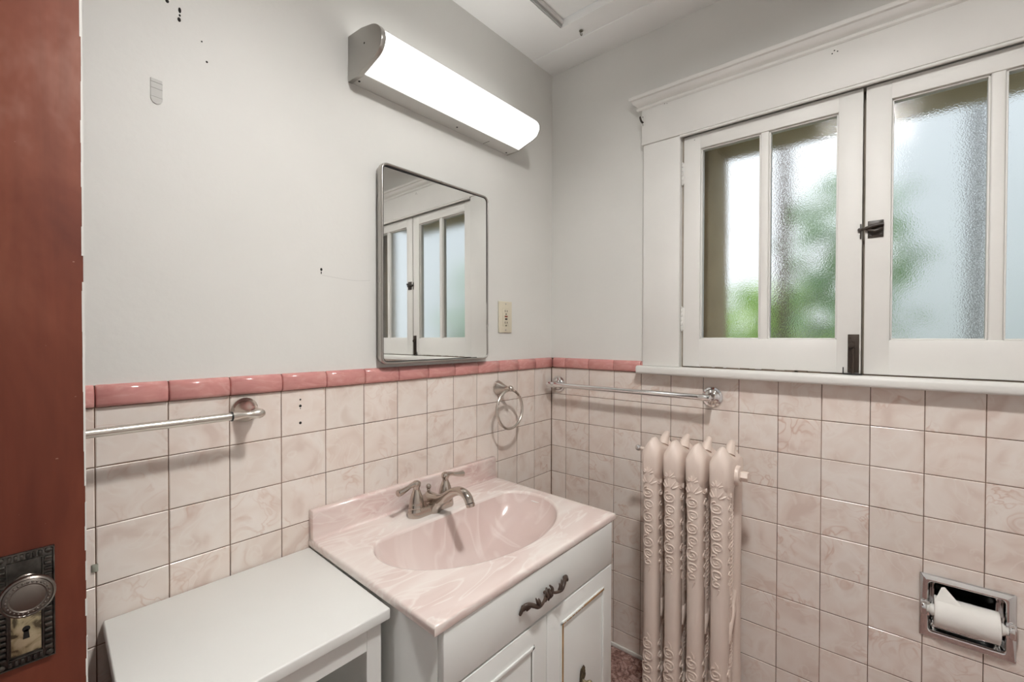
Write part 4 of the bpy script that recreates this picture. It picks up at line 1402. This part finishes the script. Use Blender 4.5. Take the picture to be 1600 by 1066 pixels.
lathe(bm, [(.0285, .000), (.0285, .006), (.024, .010), (0, .012)], (-.150, yp_, .105), (0, -1, 0), 24)
lathe(bm, [(.012, .0), (.012, .06), (0, .06)], (-.150, yp_ - .01, .105), (0, -1, 0), 16)
tube(bm, smooth_path([(-.150, yp_ - .06, .105), (-.150, yp_ - .082, .10), (-.150, yp_ - .088, .08), (-.150, yp_ - .088, .0)], 4), .012, 14)
obj('supply_pipe', bm, RAD, ra)

# ------------------------------------------------------------------ toilet paper holder
th = thing('paper_holder', (0, -1.227, 0.417), 'recessed chrome toilet paper holder set in the tiled wall', 'paper holder')
TCY, TCZ, TW, TH = -1.2275, 0.4965, 0.166, 0.158
def tring(d, x, r):
    return [(x, y, z) for y, z in rrect(TCY, TCZ, TW - 2 * d, TH - 2 * d, r, 5)]
tmp = bmesh.new()
rings = [[tmp.verts.new(p) for p in tring(d, x, r)] for d, x, r in ((.0005, .0003, .003), (0, -.003, .003), (.003, -.0055, .003), (.0085, -.0060, .004), (.0115, -.0075, .006), (.0150, -.0078, .008), (.0170, -.0060, .008), (.0178, -.001, .009), (.0195, .018, .011), (.024, .036, .013), (.034, .044, .014), (.055, .046, .01))]
skin(tmp, rings, False)
tmp.faces.new(rings[-1])
bmesh.ops.recalc_face_normals(tmp, faces=tmp.faces)
bm = new_bm(); merge(bm, tmp)
obj('tray', bm, CHROME, th, angle=50)
RXC, RZC = -0.004, 0.4915
for s in (1, -1):
    bm = new_bm()
    ye = TCY + s * .0735
    prism(bm, [(-.0085, RZC - .017), (-.020, RZC - .012), (-.022, RZC), (-.020, RZC + .012), (-.0085, RZC + .017)], ye - s * .004, ye + s * .006, .001, 1, fn=lambda a, b, c: (a, c, b))
    box(bm, -.012, -.0074, ye - .010, ye + .008, RZC - .018, RZC + .018, .0012)
    obj('arm', bm, CHROME, th)
bm = new_bm()
tube(bm, [(RXC - .006, TCY - .0695, RZC), (RXC - .006, TCY + .0695, RZC)], .0100, 20)
for s in (1, -1):
    lathe(bm, [(.0125, .050), (.0140, .053), (.0140, .060), (.0115, .064), (.0080, .068), (0, .0688)], (RXC - .006, TCY, RZC), (0, s, 0), 20)
obj('roller', bm, WHITEP, th, label='white plastic roller')
tp = thing('toilet_roll', (RXC - .006, TCY, RZC - .036), 'white toilet paper roll with a torn sheet on the chrome holder', 'toilet paper')
bm = new_bm()
y0, y1 = TCY - .0555, TCY + .0560
lathe(bm, [(.0195, 0), (.0345, 0), (.0355, .001), (.0358, .006), (.0358, y1 - y0 - .006), (.0355, y1 - y0 - .001), (.0345, y1 - y0), (.0195, y1 - y0), (.0190, y1 - y0 - .001), (.0190, .001), (.0195, 0)], (RXC - .006, y0, RZC), (0, 1, 0), 48)
obj('roll', bm, PAPER, tp, angle=50)
# folded loose corner standing up from the roll
bm = new_bm()
tmp = bmesh.new()
def sheet(th0):
    cols_ = []
    n = 8
    for i in range(n + 1):
        u = i / n
        y = (y1 - .001) * (1 - u) + (y1 - .049) * u
        h = .034 * (1 - abs(u - .30) / (.70 if u > .30 else .30) * 1.0)
        cols_.append((y, max(h, .0)))
    return cols_
P0, P1, P2, P3_ = [], [], [], []
rr_ = .0364
for y, h in sheet(0):
    for L_, hh in ((P0, 0), (P1, .34), (P2, .68), (P3_, 1)):
        L_.append(tmp.verts.new((RXC - .006 - .016 + .020 * hh * h / .034, y, RZC + .0322 + hh * h)))
for A, B in ((P0, P1), (P1, P2), (P2, P3_)):
    for k in range(len(A) - 1):
        tmp.faces.new((A[k], A[k + 1], B[k + 1], B[k]))
bmesh.ops.remove_doubles(tmp, verts=tmp.verts, dist=1e-5)
bmesh.ops.solidify(tmp, geom=tmp.faces[:], thickness=.0004)
bmesh.ops.recalc_face_normals(tmp, faces=tmp.faces)
merge(bm, tmp)
obj('loose_sheet', bm, PAPER, tp, label='torn corner of the loose sheet')

# ------------------------------------------------------------------ ceiling lamp (above the camera's view)
LX, LY = -1.02, -0.985
cl = thing('ceiling_lamp', (LX, LY, H), 'small round white ceiling lamp hanging on a short stem', 'lamp')
HZ = H - 0.07
bm = new_bm(); lathe(bm, [(0, H), (.048, H), (.048, H - .008), (.030, H - .016), (.008, H - .020), (.007, HZ + .022), (.004, HZ + .021), (0, HZ + .021)], (LX, LY, 0), (0, 0, 1), 32); obj('stem', bm, WHITEP, cl)
bm = new_bm(); lathe(bm, [(.0735, .018), (.085, .018), (.089, .012), (.089, -.030), (.086, -.034), (.076, -.034), (.0735, -.030), (.0735, .018)], (LX, LY, HZ), (0, 0, 1), 40); obj('rim', bm, WHITEP, cl)
bm = new_bm(); lathe(bm, [(0, -.0225), (.072, -.0225), (.072, -.0285), (0, -.0285)], (LX, LY, HZ), (0, 0, 1), 40); obj('diffuser', bm, BULB, cl, label='glowing round lower diffuser')
bm = new_bm(); lathe(bm, [(0, .012), (.072, .012), (.072, .006), (0, .006)], (LX, LY, HZ), (0, 0, 1), 40); obj('fill_uplight', bm, FILL_UP, cl, label='added dimmer uplight that brightens the ceiling')  # upward disc added to brighten the ceiling and fill the room

# ------------------------------------------------------------------ outdoors
bm = new_bm(); box(bm, 0.15, 9, -8, 6, -0.5, -0.42)
tag(obj('ground', bm, SOIL, smooth=False), 'garden ground outside the window', 'ground', 'structure')
nb = thing('neighbour_house', (4.6, -4.0, -0.42), 'pale bluish neighbouring house wall seen through the right sash', 'house')
bm = new_bm(); box(bm, 4.0, 5.2, -7.5, -1.02, -0.42, 5.2); nw = obj('wall', bm, SIDING, nb, smooth=False)
bm = new_bm(); box(bm, 3.7, 5.5, -7.7, -0.9, 5.2, 5.35); obj('eave', bm, OUTBROWN, nb, label='brown eave')
bm = new_bm(); box(bm, 1.19, 1.235, -1.375, -1.325, -0.42, 2.6, 0.004)
tag(obj('garden_post', bm, paint('grey_post', (.22, .22, .22, 1), .8, .2, .2), loc=(1.21, -1.35, -0.42)), 'grey upright post outside behind the right sash', 'post')

def foliage(center, size, count, leaf, seed, shape=None):
    r = random.Random(seed)
    tmp = bmesh.new()
    for k in range(count):
        while True:
            p = Vector((r.uniform(-1, 1), r.uniform(-1, 1), r.uniform(-1, 1)))
            if p.length < 1 and (shape is None or shape(p)): break
        c = Vector((center[0] + p.x * size[0], center[1] + p.y * size[1], center[2] + p.z * size[2]))
        d = Vector((r.uniform(-1, 1), r.uniform(-1, 1), r.uniform(-.8, .3))).normalized()
        u_, v_, a_ = frame_of(d)
        l = leaf * r.uniform(.7, 1.3); w = l * .34
        q = [c, c + d * l * .35 + u_ * w + v_ * w * .2, c + d * l * .72 + u_ * w * .7 + v_ * w * .1, c + d * l, c + d * l * .72 - u_ * w * .7 + v_ * w * .1, c + d * l * .35 - u_ * w + v_ * w * .2]
        vs = [tmp.verts.new(x) for x in q]
        mid = tmp.verts.new(c + d * l * .55 - v_ * w * .15)
        for i in range(6):
            tmp.faces.new((vs[i], vs[(i + 1) % 6], mid))
    bm = new_bm(); merge(bm, tmp)
    return bm
b1 = thing('garden_shrub', (2.6, -0.30, -0.42), 'bright yellow-green shrub low outside the left sash', 'shrub')
obj('foliage', foliage((2.6, -0.28, 1.00), (.28, .62, .66), 700, .16, 3, lambda p: math.sin(p.y * 8) * math.sin(p.z * 9 + .6) > -.4), LEAF1, b1)
bm = new_bm()
for dx, dy in ((0, 0), (.1, .15), (-.08, -.18), (.05, -.3)):
    tube(bm, smooth_path([(2.6, -.30, -.42), (2.6 + dx * .5, -.30 + dy * .5, .3), (2.6 + dx, -.30 + dy, 1.0)], 4), .014, 8)
obj('stem', bm, BARK, b1)
b2 = thing('garden_tree', (1.4, -0.60, -0.42), 'pale blue-green leafy tree outside behind both sashes', 'tree')
obj('foliage', foliage((1.95, -0.84, 1.58), (.30, .36, .62), 330, .14, 8, lambda p: math.sin(p.y * 7 + 1) * math.sin(p.z * 8) > -.35), LEAF2, b2)
bm = new_bm()
tube(bm, smooth_path([(1.4, -.600, -.42), (1.4, -.603, .6), (1.4, -.600, 1.4), (1.4, -.604, 2.6)], 5), [.034] * 8 + [.030] * 8, 10)
for z, e in ((1.25, (1.9, -.85, 1.6)), (1.5, (1.95, -1.0, 1.95)), (1.0, (1.9, -.75, 1.3))):
    tube(bm, smooth_path([(1.4, -.602, z), ((1.4 + e[0]) / 2, (-.602 + e[1]) / 2, (z + e[2]) / 2 - .03), e], 4), .007, 8)
obj('trunk', bm, BARK, b2)
b3 = thing('side_shrub', (2.4, -3.1, -0.42), 'loose green bush outside seen only in the mirror', 'shrub')
obj('foliage', foliage((2.4, -2.75, 1.1), (.40, .90, 1.15), 800, .16, 21, lambda p: math.sin(p.y * 9) * math.sin(p.z * 9) > -.4), LEAF2, b3)
bm = new_bm()
for dx, dy in ((0, 0), (.1, .2), (-.1, -.2)):
    tube(bm, smooth_path([(2.4, -3.1, -.42), (2.4 + dx * .5, -3.1 + dy * .5, .4), (2.4 + dx, -3.1 + dy, 1.3)], 4), .016, 8)
obj('stem', bm, BARK, b3)

# ------------------------------------------------------------------ world and view
w = bpy.data.worlds.new('sky'); scene.world = w
w.use_nodes = True
nt = w.node_tree
bg = nt.nodes['Background']
tc = nt.nodes.new('ShaderNodeTexCoord'); sx = nt.nodes.new('ShaderNodeSeparateXYZ'); rp = nt.nodes.new('ShaderNodeValToRGB')
nt.links.new(tc.outputs['Generated'], sx.inputs[0]); nt.links.new(sx.outputs['Z'], rp.inputs['Fac'])
rp.color_ramp.elements[0].position = 0.0; rp.color_ramp.elements[0].color = (0.80, 0.83, 0.87, 1)
rp.color_ramp.elements[1].position = 0.7; rp.color_ramp.elements[1].color = (0.86, 0.93, 1.0, 1)
nt.links.new(rp.outputs['Color'], bg.inputs['Color'])
bg.inputs['Strength'].default_value = 1.2

vs = scene.view_settings
vs.view_transform = 'Standard'; vs.look = 'None'; vs.exposure = 0.38; vs.gamma = 1.0; vs.use_curve_mapping = False
scene.cycles.max_bounces = 10
scene.cycles.diffuse_bounces = 5
scene.cycles.glossy_bounces = 4
scene.cycles.transmission_bounces = 8
scene.cycles.caustics_reflective = False
scene.cycles.sample_clamp_indirect = 6.0
